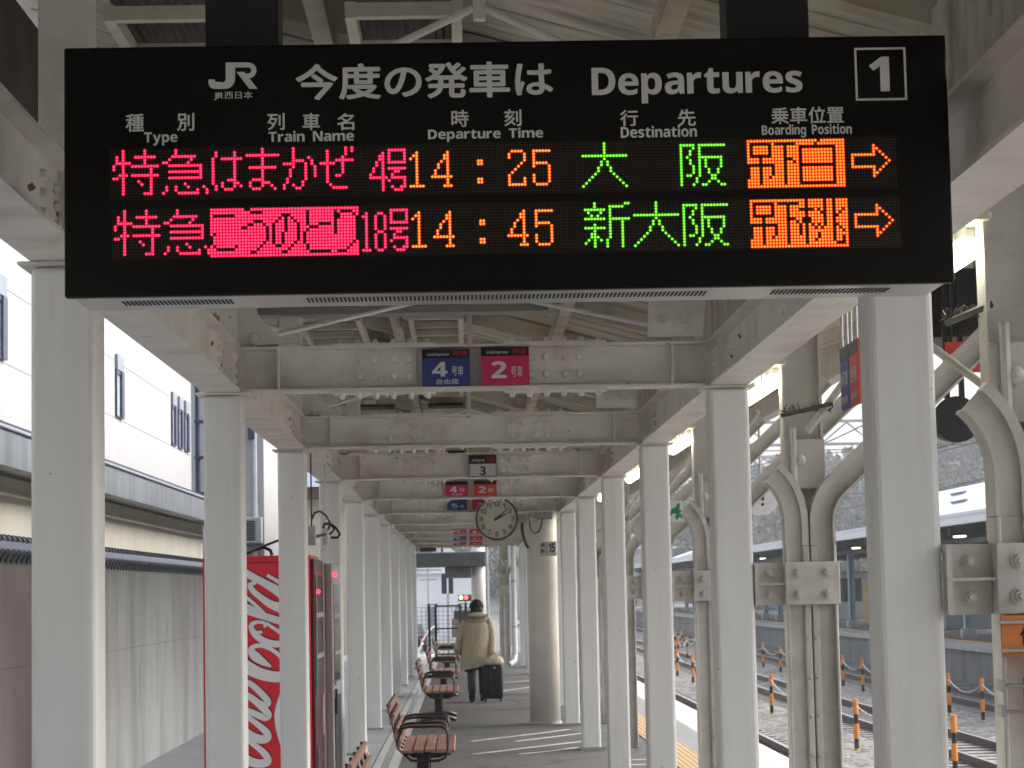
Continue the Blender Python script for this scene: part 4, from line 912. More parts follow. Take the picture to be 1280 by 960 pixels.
# cables and sockets hanging above the machines
CAB = pm('cable_black', (.015, .015, .018), .5, .1)
t = thing('socket_box', 'grey socket box on a rod above the vending machines, left of the pair', 'socket box', (-1.11, 16.6, 2.2), 'socket boxes above the vending machines')
MB().box(-1.145, -1.09, 16.55, 16.62, 2.16, 2.30, .006, 2).build('box', VG, t); MB().cyl((-1.12, 16.58, 2.3005), (-1.12, 16.58, 2.84), .006, n=6).build('hanger_rod', BLACKM, t)
t = thing('socket_box', 'pale blue grey socket box tied with black cable, right of the pair above the machines', 'socket box', (-1.07, 18, 2.2), 'socket boxes above the vending machines')
MB().box(-1.13, -1.085, 17.95, 18.02, 2.19, 2.31, .006, 2).build('box', pm('pale_box', (.5, .55, .58), .5, .05), t); MB().cyl((-1.105, 17.98, 2.3105), (-1.105, 17.98, 2.84), .006, n=6).build('hanger_rod', STEELG, t)
cb = MB()
def pc(pts, Y0, Y1): n = len(pts); return [at(x, y, Y0+(Y1-Y0)*k/(n-1)) for k, (x, y) in enumerate(pts)]
cb.tube(pc([(390, 648), (393, 641), (400, 639), (408, 645), (413, 655), (410, 662)], 16.7, 17.95), .009, 6)
cb.tube(pc([(404, 660), (405, 655), (412, 654), (420, 660), (425, 668), (422, 672), (414, 672)], 17.8, 17.95), .010, 6)
cb.tube(pc([(412, 668), (418, 662), (414, 656), (408, 655)], 17.8, 17.9), .009, 6)
cb.tube(pc([(392, 671), (398, 670), (406, 668)], 16.7, 17.9), .012, 6)
tag(cb.build('cable_loop', CAB), 'tangled black cable loops between the two socket boxes', 'cable')
cb = MB(); cb.tube(pc([(305, 694), (318, 687), (330, 684), (338, 688), (340, 694)], 17.8, 17.8), .014, 6); cb.tube(pc([(312, 690), (326, 684), (349, 675), (362, 668)], 17.8, 17.2), .010, 6)
tag(cb.build('power_cable', CAB), 'black power cables arching over the red vending machine top', 'cable')

# ================================================================== round column, number plate, clock
WCOL = pm('round_column_paint', (0.76, 0.74, 0.69), .45, .05, 4, .03)
t = thing('round_column', 'thick round white column standing inside the right row of pillars, below the clock', 'column', (1.06, 30.5, 0), 'round columns')
MB().cyl((1.06, 30.5, 0.0), (1.06, 30.5, 4.05), 0.205, n=40).build('shaft', WCOL, t, True)
MB().cyl((1.06, 30.5, 0.002), (1.06, 30.5, 0.03), 0.222, n=40).build('base_ring', CONC, t)
t = thing('round_column', 'far slimmer round white column behind the walking person', 'column', (.40, 66, 0), 'round columns')
MB().cyl((.40, 65, 0.0), (.40, 65, 4.0), 0.205, n=32).build('shaft', WCOL, t, True)
t = thing('number_plate', 'small white plate with black writing wrapped round the round column', 'sign', (1.12, 30.29, 2.2))
c0 = at(677, 680, 30.28); c1 = at(697, 697, 30.28)
xm = 1.135
MB().box(1.02, 1.25, 30.265, 30.275, 2.25, 2.445, .002, 1).build('plate', SIGNBK, t)
text_obj('横', 1.065, 2.395, .06, .065, 30.2645, BLKP, t, .02); text_obj('断', 1.065, 2.315, .06, .065, 30.2645, BLKP, t, .02)
MB().box(1.115, 1.123, 30.2635, 30.2645, 2.27, 2.43).build('rule', BLKP, t); text_obj('15', 1.185, 2.36, .085, .12, 30.2645, BLKP, t, .02)

ck = thing('clock', 'round white station clock with a dark rim hung from the round column', 'clock', (.453, 29.7, 2.5))
cc = at(621, 648.5, 29.6); X, Y, Z = cc.x, 29.6, cc.z; rr = 0.262
rim = MB(); prof = [(rr*1.0, 0.0), (rr*1.04, -0.012), (rr*1.08, 0.0), (rr*1.08, 0.14), (rr*1.04, 0.152), (rr*1.0, .14)]
rg = [[(X+r_*math.cos(2*math.pi*k/48), Y+d_, Z+r_*math.sin(2*math.pi*k/48)) for r_, d_ in prof] for k in range(48)]
for k in range(48):
    for q in range(len(prof)-1): rim.face((rg[k][q], rg[k][q+1], rg[(k+1) % 48][q+1], rg[(k+1) % 48][q]))
bmesh.ops.remove_doubles(rim.bm, verts=rim.bm.verts, dist=1e-5)
rim.build('rim', pm('clock_rim', (.10, .085, .07), .4, .15, 8, metal=.3), ck, True)
MB().cyl((X, Y+.02, Z), (X, Y+.12, Z), rr, n=48).build('face', pm('clock_face', (.58, .56, .47), .5, .04, 3), ck)
NUMC = pm('clock_numeral', (.16, .15, .13), .6, .05)
for k in range(1, 13):
    a = math.pi/2-k*math.pi/6; text_obj(str(k), X+rr*.78*math.cos(a), Z+rr*.76*math.sin(a), .09, .068, Y+.018, NUMC, ck, .03, keep=True, name='numeral')
tk = MB()
for k in range(60):
    a = k*math.pi/30; c, s = math.cos(a), math.sin(a); l0 = .955; l1 = .985; hw = .0022
    tk.face([(X+rr*l*c-e*s, Y+.0185, Z+rr*l*s+e*c) for l, e in ((l0, -hw), (l1, -hw), (l1, hw), (l0, hw))])
tk.build('minute_marks', NUMC, ck)
for ang, ln, wd, yy in ((64, .52, .012, .012), (47, .86, .008, .008)):
    a = R(90-ang); c, s = math.cos(a), math.sin(a)
    MB().prism([(X+l*rr*c-e*s, Z+l*rr*s+e*c) for l, e in ((-.13, -wd), (ln, -wd*.5), (ln, wd*.5), (-.13, wd))], Y+yy, Y+yy+.003).build('hand', BLKP, ck)
MB().cyl((X, Y+.004, Z), (X, Y+.015, Z), .014, n=16).build('hub', BLKP, ck)
b = MB(); b.box(X+rr*1.08, X+rr*1.08+.12, Y+.02, Y+.12, Z-.06, Z+.06, .01, 2); b.cyl((X+rr*1.08+.12, Y+.07, Z), (1.0, 30.33, Z), .028, n=12); b.build('bracket', pm('clock_bracket', (.35, .32, .26), .5, .15), ck)
MB().box(.93, 1.2, 30.12, 30.29, Z+.0, Z+.14, .01, 2).build('junction_box', pm('clock_junction', (.33, .36, .35), .5, .1), ck)
cb = MB(); cb.tube([at(x, y, 29.65) for x, y in [(653, 652), (653, 662), (655, 672), (658, 681), (661, 685)]], .02, 8); cb.tube([at(x, y, 29.9) for x, y in [(663, 642), (662, 652), (664, 663), (669, 667), (674, 664), (677, 655), (678, 648)]], .010, 8)
cb.build('cable', CAB, ck)

# ================================================================== benches
WOOD = pm('bench_slats', (0.34, 0.19, 0.145), 0.45, 0.25, 9, 0.1, stretch=(1, .15, 1), stain=(.36, .19, .13), stain_amt=.5, stain_scale=3)
IRON = pm('bench_iron', (.028, .027, .027), .4, .2, 10)
def bench():
    t = thing('bench', '', 'bench', (0, 0, 0), 'slatted benches along the platform')
    n = 4; L_ = 2.0; sw = L_/n
    def slats(name, pts, par):     # pts: list of (x, z, angle) slat centres
        for (x, z, a, w_) in pts:
            m = MB()
            m.box(x-w_/2, x+w_/2, 0, L_, z-.013, z+.013, .005, 2, rot=Matrix.Rotation(a, 3, 'Y'), piv=(x, 0, z))
            m.build(name, WOOD, par)
    slats('seat_slat', [(-.50, .415, R(6), .085), (-.40, .420, R(3), .085), (-.30, .423, 0, .085), (-.20, .422, R(-2), .085), (-.115, .412, R(-16), .07)], t)
    slats('back_slat', [(-.565, .475, R(-75), .095), (-.592, .585, R(-75), .095), (-.621, .695, R(-75), .095), (-.648, .79, R(-75), .08)], t)
    fr = MB()
    for k in range(n+1):
        y = 0.06+(L_-.12)*k/n
        fr.tube([(-.665, y, .83), (-.60, y, .56), (-.575, y, .44), (-.53, y, .393), (-.40, y, .395), (-.12, y, .385)], .011, 6)
    fr.cyl((-.36, .05, .372), (-.36, L_-.05, .372), .025, n=10)
    fr.build('seat_frame', IRON, t)
    for y in (0.02, L_*.27, L_*.73, L_-.02):
        a = MB(); a.tube([(-.60, y, .56), (-.55, y, .615), (-.48, y, .63), (-.20, y, .63), (-.155, y, .61), (-.14, y, .56), (-.145, y, .42), (-.165, y, .36), (-.22, y, .335), (-.34, y, .33), (-.46, y, .34), (-.53, y, .40)], .0125, 8)
        a.build('armrest', IRON, t, True)
    MB().box(-.52, -.17, L_/2-.05, L_/2+.05, .565, .59, .008, 2).build('arm_board', WOOD, t)
    for y in (.42, L_-.42):
        p = MB(); p.box(-.42, -.31, y-.055, y+.055, .045, .36, .012, 2); p.build('pedestal', IRON, t)
        f = MB()
        for dx, dy in ((.24, .17), (-.24, .17), (.24, -.17), (-.24, -.17)):
            f.tube([(-.365, y, .05), (-.365+dx*.7, y+dy*.7, .038), (-.365+dx, y+dy, .016)], [.035, .027, .018], 8)
        f.build('foot', IRON, t)
    return t
spots = [(12.9, 'brown slatted bench nearest to the camera, only its back showing at the bottom edge'), (19.7, 'brown slatted bench with dark loop arms, second from the camera'),
         (31.2, 'brown slatted bench to the left of the suitcase, third from the camera'), (38.5, 'brown slatted bench partly hidden by the walking person'), (46.5, 'farthest brown slatted bench, close to the mesh gate')]
b0 = bench()
for k, (y, lb) in enumerate(spots):
    o = b0 if k == 0 else copy_tree(b0)
    o.location = (-0.03, y, 0.003); o['label'] = lb

# ================================================================== walking person and suitcase
def skin(name, verts, edges, rad, mat, parent, sub=2, root=0):
    me = bpy.data.meshes.new(name); me.from_pydata(verts, edges, [])
    o = bpy.data.objects.new('tmp', me); COL.objects.link(o)
    md = o.modifiers.new('s', 'SKIN'); sv = me.skin_vertices[0].data
    for i, r in enumerate(rad): sv[i].radius = (r if isinstance(r, tuple) else (r, r)); sv[i].use_root = (i == root)
    s = o.modifiers.new('u', 'SUBSURF'); s.levels = s.render_levels = sub
    bpy.context.view_layer.update()
    m2 = bpy.data.meshes.new_from_object(o.evaluated_get(bpy.context.evaluated_depsgraph_get()))
    bpy.data.objects.remove(o); m2.name = name; m2.materials.clear()
    return relink(m2, name, mat, parent, True)
SKIN = pm('skin', (.42, .25, .17), .55, .06); HAIR = pm('black_hair', (.012, .011, .011), .55, .35, 40, .5, stretch=(1, 1, .2))
COAT = pm('beige_quilted_coat', (0.43, 0.39, 0.275), .8, .14, 14, .35, bump_scale=26); COATH = pm('hood_lining', (.23, .165, .10), .9, .2, 20, .4)
TROU = pm('dark_grey_trousers', (.055, .055, .06), .85, .25, 12, .3); SHOE = pm('black_shoes', (.012, .012, .013), .5, .1)
PX, PY = 0.19, 37.0
p = thing('person', 'person in a beige hooded coat walking away, pulling a black suitcase', 'person', (PX, PY, 0))
def P3(x, y, z): return (PX+x, PY+y, z)
hand_l, hand_r = (-.335, .02, .76), (.225, -.14, .72)
V = [P3(0, 0, .86), P3(0, .01, 1.02), P3(0, .03, 1.20), P3(.0, .035, 1.34), P3(.0, .075, 1.39), P3(.0, .105, 1.455), P3(0, .115, 1.53),
     P3(-.17, .04, 1.32), P3(-.26, .05, 1.06), P3(*hand_l), P3(.17, .03, 1.32), P3(.235, -.01, 1.04), P3(*hand_r),
     P3(-.09, 0, .80), P3(-.10, -.03, .46), P3(-.10, -.30, .17), P3(-.10, -.20, .07),
     P3(.08, .02, .80), P3(.085, .14, .46), P3(.085, .16, .11), P3(.085, .30, .04)]
E_ = [(0, 1), (1, 2), (2, 3), (3, 4), (4, 5), (5, 6), (3, 7), (7, 8), (8, 9), (3, 10), (10, 11), (11, 12), (0, 13), (13, 14), (14, 15), (15, 16), (0, 17), (17, 18), (18, 19), (19, 20)]
rad = [(.14, .11), (.13, .10), (.15, .11), (.13, .10), .055, .075, .088, .06, .048, .028, .06, .048, .028, .085, .06, .042, .035, .085, .06, .042, .035]
skin('body', V, E_, rad, SKIN, p)
def H3(x, y, z): return P3(x, y+.055, z-.042)
# head details: face side is away from the camera
e = MB(); e.ball(H3(-.092, .05, 1.545), .012, .022, .032); e.ball(H3(.092, .05, 1.545), .012, .022, .032); e.ball(H3(0, .155, 1.535), .015, .025, .02); e.build('ears_and_nose', SKIN, p, True)
e = MB(); e.ball(H3(-.033, .138, 1.565), .012, .008, .008); e.ball(H3(.033, .138, 1.565), .012, .008, .008); e.build('eyes', BLKP, p, True)
MB().ball(H3(0, .142, 1.495), .024, .008, .007).build('mouth', pm('lips', (.35, .13, .11), .5, .05), p, True)
h = MB(); h.ball(H3(0, .035, 1.595), .112, .118, .108, 3); h.ball(H3(.0, -.02, 1.535), .104, .075, .10, 3)
random.seed(2)
for k in range(150):
    a = random.uniform(0, 2*math.pi); el = random.uniform(-.6, 1.4)
    if math.sin(a) > .35 and el < .75: continue
    h.ball(H3(.102*math.cos(a)*math.cos(el), .03+.108*math.sin(a)*math.cos(el), 1.588+.102*math.sin(el)), random.uniform(.012, .026), None, None, 1)
h.build('hair', HAIR, p, False)
# coat body as a loft of oval rings, flaring towards the hem
n = 28
def ring(cx, cy, z, rx, ry, tilt=0, wob=0):
    return [P3(cx+rx*math.cos(2*math.pi*k/n)*(1+wob*math.sin(7*2*math.pi*k/n)), cy+ry*math.sin(2*math.pi*k/n), z+tilt*math.cos(2*math.pi*k/n)+.012*wob*8*math.sin(5*2*math.pi*k/n)) for k in range(n)]
prof = [(-.025, .0, .555, .262, .205, .055, .035), (-.025, .0, .62, .258, .20, .035, .03), (-.015, .0, .75, .248, .19, .01, .02), (-.01, .01, .90, .238, .178, 0, .016), (0, .02, 1.05, .232, .168, 0, .014), (0, .028, 1.16, .232, .158, 0, .012),
        (0, .036, 1.25, .226, .148, 0, .008), (0, .05, 1.31, .195, .13, 0, 0), (0, .06, 1.355, .13, .11, 0, 0), (0, .07, 1.395, .09, .09, 0, 0)]
cm = MB(); cm.loft([ring(*q) for q in prof], False)
ct = cm.build('coat', COAT, p, True)
fl = MB()
for z_, rx_, ry_, cy_ in ((.72, .252, .194, 0), (.88, .242, .183, .01), (1.04, .2345, .1715, .02), (1.17, .2335, .160, .03)):
    fl.tube([P3(-.01+rx_*math.cos(2*math.pi*k/28)*(1+.016*math.sin(14*math.pi*k/28)), cy_+ry_*math.sin(2*math.pi*k/28), z_+.008*math.sin(k*1.7)) for k in range(29)], .0035, 5)
fl.build('quilt_seam', COAT, ct, True)
sl = MB()
def sleeve(pts, rs): sl.tube([P3(*q) for q in pts], rs, 14)
sleeve([(-.15, .035, 1.315), (-.20, .04, 1.25), (-.245, .045, 1.12), (-.285, .05, 1.0), (-.315, .04, .88), (-.332, .025, .795)], [.072, .082, .078, .070, .064, .056])
sleeve([(.15, .03, 1.315), (.195, .025, 1.25), (.225, .01, 1.12), (.243, -.02, 1.0), (.24, -.08, .88), (.228, -.13, .775)], [.072, .082, .078, .070, .064, .056])
sl.build('sleeves', COAT, ct, True)
hd = MB(); hd.loft([[P3(.17*math.cos(a)*s_, -.035-.085*abs(math.sin(a))*s_+.05*0, z+.02*math.sin(a)) for a in [2*math.pi*k/20 for k in range(20)]] for s_, z in ((.35, 1.30), (.8, 1.305), (1.0, 1.34), (1.02, 1.38), (.86, 1.425), (.55, 1.435))])
hd.build('hood', COAT, ct, True)
MB().tube([P3(.165*math.cos(a), -.03-.095*max(0, -math.sin(a))+.07*max(0, math.sin(a)), 1.395-.03*max(0, -math.sin(a))) for a in [2*math.pi*k/24 for k in range(25)]], .026, 8).build('hood_trim', COATH, ct, True)
MB().loft([ring(.0, .0, .53, .215, .165, .05, .02), ring(.0, .0, .60, .22, .17, .04, .02)], True).build('coat_shade_lining', pm('coat_shadow_lining', (.06, .05, .04), .9, .1), ct)  # dark plug in the hem: shade inside the coat put into its colour
tr = MB()
tr.tube([P3(-.085, 0, .84), P3(-.095, -.01, .65), P3(-.10, -.03, .46), P3(-.10, -.15, .32), P3(-.10, -.29, .17)], [.105, .092, .074, .068, .062], 16)
tr.tube([P3(.075, .02, .84), P3(.08, .08, .65), P3(.085, .14, .46), P3(.085, .155, .28), P3(.085, .16, .11)], [.105, .092, .074, .068, .062], 16)
tr.build('trousers', TROU, p, True)
for sx, sy, sz, tl in ((-.10, -.27, .075, .55), (.085, .20, 0, 0)):
    m = MB(); m.loft([[P3(sx+rx*math.cos(a), sy+cy+ry*math.sin(a)*1.0, z+sz-tl*(cy+ry*math.sin(a))) for a in [2*math.pi*k/16 for k in range(16)]] for rx, ry, cy, z in ((.045, .125, .03, .001), (.052, .132, .03, .02), (.05, .125, .02, .06), (.045, .075, -.03, .095), (.045, .06, -.04, .12))])
    m.build('shoe', SHOE, p, True)
def hand(c, d, curl, name):
    c = Vector(c); m = MB(); d = Vector(d)
    m.ball(P3(*c), .022, .038, .045, 2)
    m.build(name, SKIN, p, True)
    for k in range(4):
        o_ = Vector((0.0, -.027+.018*k, -.035)); L_ = (.060, .068, .064, .05)[k]
        f = MB(); f.tube([P3(*(c+o_)), P3(*(c+o_+Vector((curl*.01, 0, -L_*.45)))), P3(*(c+o_+Vector((curl*.03, 0, -L_*.75)))), P3(*(c+o_+Vector((curl*.045, 0, -L_*.70))))], [.0095, .009, .008, .006], 8); f.build('finger', SKIN, p, True)
    f = MB(); f.tube([P3(*(c+Vector((curl*.012, .03, 0)))), P3(*(c+Vector((curl*.03, .045, -.03)))), P3(*(c+Vector((curl*.036, .035, -.055))))], [.011, .010, .007], 8); f.build('thumb', SKIN, p, True)
hand((-.337, .018, .735), (0, 0, -1), 1, 'hand'); hand((.224, -.145, .715), (0, 0, -1), -1, 'hand')
# suitcase with a pale bag on top
SX, SY = 0.432, 36.72
s = thing('suitcase', 'black upright wheeled suitcase pulled by the person in the beige coat', 'suitcase', (SX, SY, 0))
SB = pm('suitcase_shell', (.013, .014, .017), .38, .2, 4, .05)
MB().box(SX-.165, SX+.165, SY-.12, SY+.12, .055, .60, .035, 4).build('shell', SB, s, True)
r_ = MB()
for k in range(5): r_.box(SX-.12+k*.055, SX-.105+k*.055, SY-.126, SY-.1205, .12, .54, .002, 1)
r_.build('ribs', SB, s)
MB().box(SX-.0, SX+.045, SY-.1265, SY-.1205, .545, .565, .002, 1).build('badge', ALU, s)
for x in (-.12, .12):
    for y in (-.08, .08):
        MB().cyl((SX+x-.012, SY+y, .026), (SX+x+.012, SY+y, .026), .025, n=16).box(SX+x-.02, SX+x+.02, SY+y-.018, SY+y+.018, .040, .056).build('wheel', BLACKM, s)
hm = MB(); hm.tube([(SX-.09, SY+.02, .60), (SX-.09, SY+.02, .68), (SX-.05, SY+.04, .715)], .008, 8); hm.tube([(SX+.09, SY+.02, .60), (SX+.09, SY+.02, .69), (SX+.05, SY+.04, .715), (SX-.05, SY+.04, .715)], .008, 8); hm.build('pull_handle', STEELG, s)
g = thing('bag', 'pale beige handbag resting on top of the black suitcase', 'bag', (SX+.02, SY-.02, .6))
BAG = pm('beige_bag', (.50, .45, .33), .7, .1, 8, .1)
MB().loft([[(SX+.02+w_*math.cos(a)+0, SY-.03+dd*math.sin(a), z) for a in [2*math.pi*k/20 for k in range(20)]] for w_, dd, z in ((.15, .07, .602), (.165, .085, .64), (.15, .07, .70), (.11, .04, .735))]).build('bag_body', BAG, g, True)
MB().tube([(SX-.07, SY-.06, .70), (SX-.05, SY-.09, .78), (SX-.0, SY-.09, .805), (SX+.05, SY-.09, .78), (SX+.08, SY-.06, .70)], .008, 6).build('strap', pm('bag_strap', (.33, .26, .17), .6, .1), g)

# ================================================================== track side: striped posts and ropes
OR = pm('orange_band', (.72, .26, .04), .5, .1, 12); ROPE = pm('white_rope', (.55, .55, .55), .7, .1); YEL = pm('yellow_cap', (.60, .50, .06), .6, .1)
def striped():
    t = thing('striped_post', '', 'post', (0, 0, 0), 'orange and black rope posts between the tracks')
    MB().cyl((0, 0, -.06), (0, 0, .88), .040, n=14).build('post', BLACKM, t)
    MB().cyl((0, 0, .62), (0, 0, .884), .046, n=14).build('band', OR, t); MB().cyl((0, 0, .20), (0, 0, .46), .046, n=14).build('band', OR, t)
    MB().cyl((0, 0, -.07), (0, 0, .03), .060, .048, 14).build('base_cap', YEL, t)
    return t
p0 = striped(); first = True
rows = [('near', [(7.3, 33.8), (6.74, 39.06), (6.76, 44.8), (6.83, 50.5), (6.80, 56.2), (6.78, 61.8), (6.76, 67.2), (6.79, 72.4), (6.8, 78.0), (6.8, 84.0)]),
        ('far', [(10.6, 42.4), (10.59, 46.2), (10.51, 49.02), (10.5, 52.8), (10.5, 56.2), (10.5, 59.6), (10.54, 62.95), (10.45, 66.5), (10.4, 70.0), (10.33, 73.9), (10.38, 78.6), (10.35, 83.0)]),
        ('distant', [(8.3, 88), (8.9, 90.5), (9.5, 93), (8.2, 97), (8.9, 100), (9.6, 103), (10.2, 106)])]
for nm, pts in rows:
    for k, (x, y) in enumerate(pts):
        o = p0 if first else copy_tree(p0); first = False
        o.location = (x, y, -1.08)
        o['label'] = 'orange and black banded post, %s from the camera, %s' % (nth(k), {'near': 'row nearest the platform', 'far': 'row by the far wall', 'distant': 'distant cluster'}[nm])
    for k, (a, b) in enumerate(zip(pts, pts[1:])):
        pp = [(a[0]+(b[0]-a[0])*q/10, a[1]+(b[1]-a[1])*q/10, -1.08+.76-.22*(1-((q-5)/5)**2)) for q in range(11)]
        tag(MB().tube(pp, .012, 6).build('rope', ROPE), 'white rope from the %s banded post to the next, %s' % (nth(k), {'near': 'row nearest the platform', 'far': 'row by the far wall', 'distant': 'distant cluster'}[nm]), 'rope', 'ropes between the banded posts')

# ---- far platform
FW = pm('weathered_platform_wall', (.20, .20, .19), .85, .3, 1.2, .2, stretch=(1, 1, .25), stain=(.36, .36, .35), stain_amt=.6, stain_scale=1.6)
structure(MB().box(14.3, 24, 30, 260, -1.3, -0.16).build('far_platform', FW))
structure(MB().box(14.16, 24, 30, 260, -0.158, 0.0).build('far_platform_edge', CONC))
structure(MB().box(15.2, 24, 30, 260, -0.01, 0.004).build('far_pavement', pm('dark_far_asphalt', (.12, .12, .125), .8, .2)))
structure(MB().box(14.95, 15.19, 30, 260, -0.01, 0.008).build('yellow_line', pm('yellow_tactile', (.66, .40, .07), .7, .1)))
cn = thing('platform_canopy', 'white roofed canopy over the far platform with a dark underside', 'canopy', (17, 90, 3.4))
CW = pm('white_roof_metal', (.78, .80, .83), .4, .03, 1.5)
r = MB()
RP = [(13.9, 3.66), (16.0, 4.76), (18.4, 3.66)]
r.loft([[(x, 44, z+dz) for dz in (0, .04) for x, z in (RP if dz == 0 else RP[::-1])], [(x, 77, z+dz) for dz in (0, .04) for x, z in (RP if dz == 0 else RP[::-1])]])
r.box(13.9, 22.1, 77.01, 200, 3.66, 3.70).build('roof', CW, cn)
MB().box(13.82, 13.895, 44, 200, 3.38, 3.70).box(13.78, 13.8195, 44, 200, 3.62, 3.71).build('fascia', CW, cn)
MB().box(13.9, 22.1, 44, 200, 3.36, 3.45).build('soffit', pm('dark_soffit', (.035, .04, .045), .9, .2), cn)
sg = MB()
for k in range(5):
    for x in (14.7, 15.4):
        y = 46+k*6.4+(3.2 if x > 15 else 0); z = 3.70+(x-13.9)*.524
        sg.box(x-.05, x+.05, y, y+1.9, z+.005, z+.07)
sg.build('snow_guard', pm('blue_grey_guard', (.16, .20, .28), .5, .1), cn)
bm_ = MB()
for k in range(34): bm_.box(14, 22, 46+k*4.6, 46.15+k*4.6, 3.12, 3.355)
bm_.box(15.5, 15.7, 44, 200, 2.95, 3.115); bm_.build('beams', pm('dark_canopy_steel', (.05, .07, .08), .7, .2), cn)
TEAL = pm('pale_blue_steel', (.30, .44, .50), .5, .1)
for k in range(22):
    y = 50.0+5.3*k-.25
    t = thing('canopy_column', 'pale blue steel column under the far canopy, %s from the camera' % nth(k), 'column', (15.9, y, 0), 'pale blue columns of the far canopy')
    MB().box(15.78, 15.81, y-.12, y+.12, .28, 3.0).box(15.99, 16.02, y-.12, y+.12, .28, 3.0).box(15.8105, 15.9895, y-.02, y+.02, .28, 3.0).build('shaft', TEAL, t)
    MB().box(15.68, 16.12, y-.2, y+.2, .005, .30, .02, 1).build('footing', CONC, t)
for k in range(7):
    y = 58+k*9.0
    t = thing('canopy_lamp', 'lit yellowish strip lamp under the far canopy, %s from the camera' % nth(k), 'lamp', (15, y, 3.1), 'strip lamps under the far canopy')
    MB().box(14.9, 15.1, y, y+1.2, 3.16, 3.20).build('housing', CONC, t); MB().box(14.93, 15.07, y+.05, y+1.15, 3.12, 3.1595).build('tube', em('far_tube', (1, .95, .55), 2.5), t)
# things standing on the far platform
for k, (x, y, wdt, hh, c, lb) in enumerate(((18.5, 72, 1.3, 1.9, (.62, .63, .64), 'white panelled kiosk box on the far platform'), (19.0, 84, 2.0, 2.2, (.30, .33, .36), 'grey waiting booth on the far platform'), (18.0, 97, 1.0, 1.8, (.50, .32, .06), 'yellow vending cabinet on the far platform'), (19.0, 112, 2.4, 2.3, (.55, .57, .58), 'pale waiting room far along the other platform'))):
    t = thing('platform_booth', lb, 'booth', (x, y, 0), 'booths on the far platform')
    MB().box(x-wdt/2, x+wdt/2, y, y+wdt*1.4, .01, hh, .03, 1).build('walls', pm('booth_%d' % k, c, .5, .1), t)
    MB().box(x-wdt/2-.08, x+wdt/2+.08, y-.08, y+wdt*1.4+.08, hh+.001, hh+.09).build('roof', CONC, t)
    MB().box(x-wdt*.35, x+wdt*.35, y-.012, y-.001, .9, hh-.25).build('window', VD, t)
# long pale building and houses beyond the far platform
def house(name, lb, x0, x1, y0, y1, h, wall, roofc, pitch=.35, group=None, z0=-1.25, win=True):
    t = thing(name, lb, 'building', ((x0+x1)/2, y0, z0), group)
    MB().box(x0, x1, y0, y1, z0, h).build('wall', wall, t)
    r = MB(); rise = (x1-x0)/2*pitch; o = .4
    r.loft([[(x0-o, y0-o, h), (x1+o, y0-o, h), (x1+o, y0-o, h+.12), ((x0+x1)/2, y0-o, h+rise+.12), (x0-o, y0-o, h+.12)], [(x0-o, y1+o, h), (x1+o, y1+o, h), (x1+o, y1+o, h+.12), ((x0+x1)/2, y1+o, h+rise+.12), (x0-o, y1+o, h+.12)]])
    r.build('roof', roofc, t)
    if win:
        nw = max(2, int((x1-x0)/2.4)); nz = max(1, int((h-z0-1)/3))
        for f in range(nz):
            for k in range(nw):
                xx = x0+(x1-x0)*(k+.5)/nw; zz = z0+1.3+f*3
                w_ = MB(); w_.box(xx-.5, xx+.5, y0-.04, y0-.001, zz, zz+1.3); q = w_.build('window', pm('window_frame_grey', (.35, .36, .38), .5, .05), t)
                MB().box(xx-.44, xx+.44, y0-.05, y0-.0405, zz+.06, zz+1.24).build('pane', VD, q)
    return t
RGREY = pm('grey_roof', (.20, .22, .25), .5, .2, 2); RWHITE = pm('pale_roof', (.60, .63, .67), .5, .1, 2)
t = thing('long_hoarding', 'long pale wall behind the far platform columns', 'wall', (23, 110, 0)); MB().box(23.0, 23.3, 40, 210, .005, 2.3).build('panel', pm('pale_hoarding', (.52, .55, .57), .6, .15, .6), t)
house('town_house', 'pale town house with a grey roof behind the far canopy', 30, 38, 130, 140, 5.5, PALE, RGREY, group='houses beyond the far platform')
house('town_house', 'cream town house further right behind the far canopy', 42, 52, 150, 162, 6.5, CREAM, RGREY, group='houses beyond the far platform')
house('town_house', 'white house with a pale roof beyond the tracks, left of the far canopy', 12, 20, 215, 228, 5.5, PALE, RWHITE, group='houses beyond the far platform')
house('town_house', 'low cream house beyond the tracks, between the rail columns', 22, 31, 235, 245, 4.5, CREAM, RWHITE, group='houses beyond the far platform')
house('town_house', 'small pale house far down the tracks beside the platform end', 5.0, 11, 240, 250, 4.5, PALE, RGREY, group='houses beyond the far platform')
# overhead line: gantries and wires
GM = pm('gantry_steel', (.36, .38, .40), .6, .15)
for k, y in enumerate((68, 87, 110, 150, 205)):
    t = thing('line_gantry', 'grey lattice overhead line gantry across the tracks, %s from the camera' % nth(k), 'gantry', (13, y, 0), 'overhead line gantries')
    MB().box(13.35, 13.6, y-.12, y+.12, -1.2, 7.0).build('mast', GM, t); MB().box(3.62, 3.80, y-.1, y+.1, -1.2, 7.0).build('mast', GM, t)
    m = MB()
    for z in (6.0, 6.7): m.box(3.8005, 13.3495, y-.05, y+.05, z, z+.08)
    for q in range(12):
        xa = 3.85+q*.79; m.cyl((xa, y, 6.05 if q % 2 else 6.7), (xa+.79, y, 6.7 if q % 2 else 6.05), .028, n=6)
    m.build('lattice_beam', GM, t)
    b = MB()
    for x in (4.85, 8.42, 12.1): b.cyl((x, y, 6.0), (x, y, 4.6), .025, n=6); b.cyl((x-.9, y, 5.2), (x, y, 4.7), .02, n=6); b.cyl((x, y, 5.2), (x, y, 4.95), .06, n=8)
    b.build('insulator_drop', GM, t)
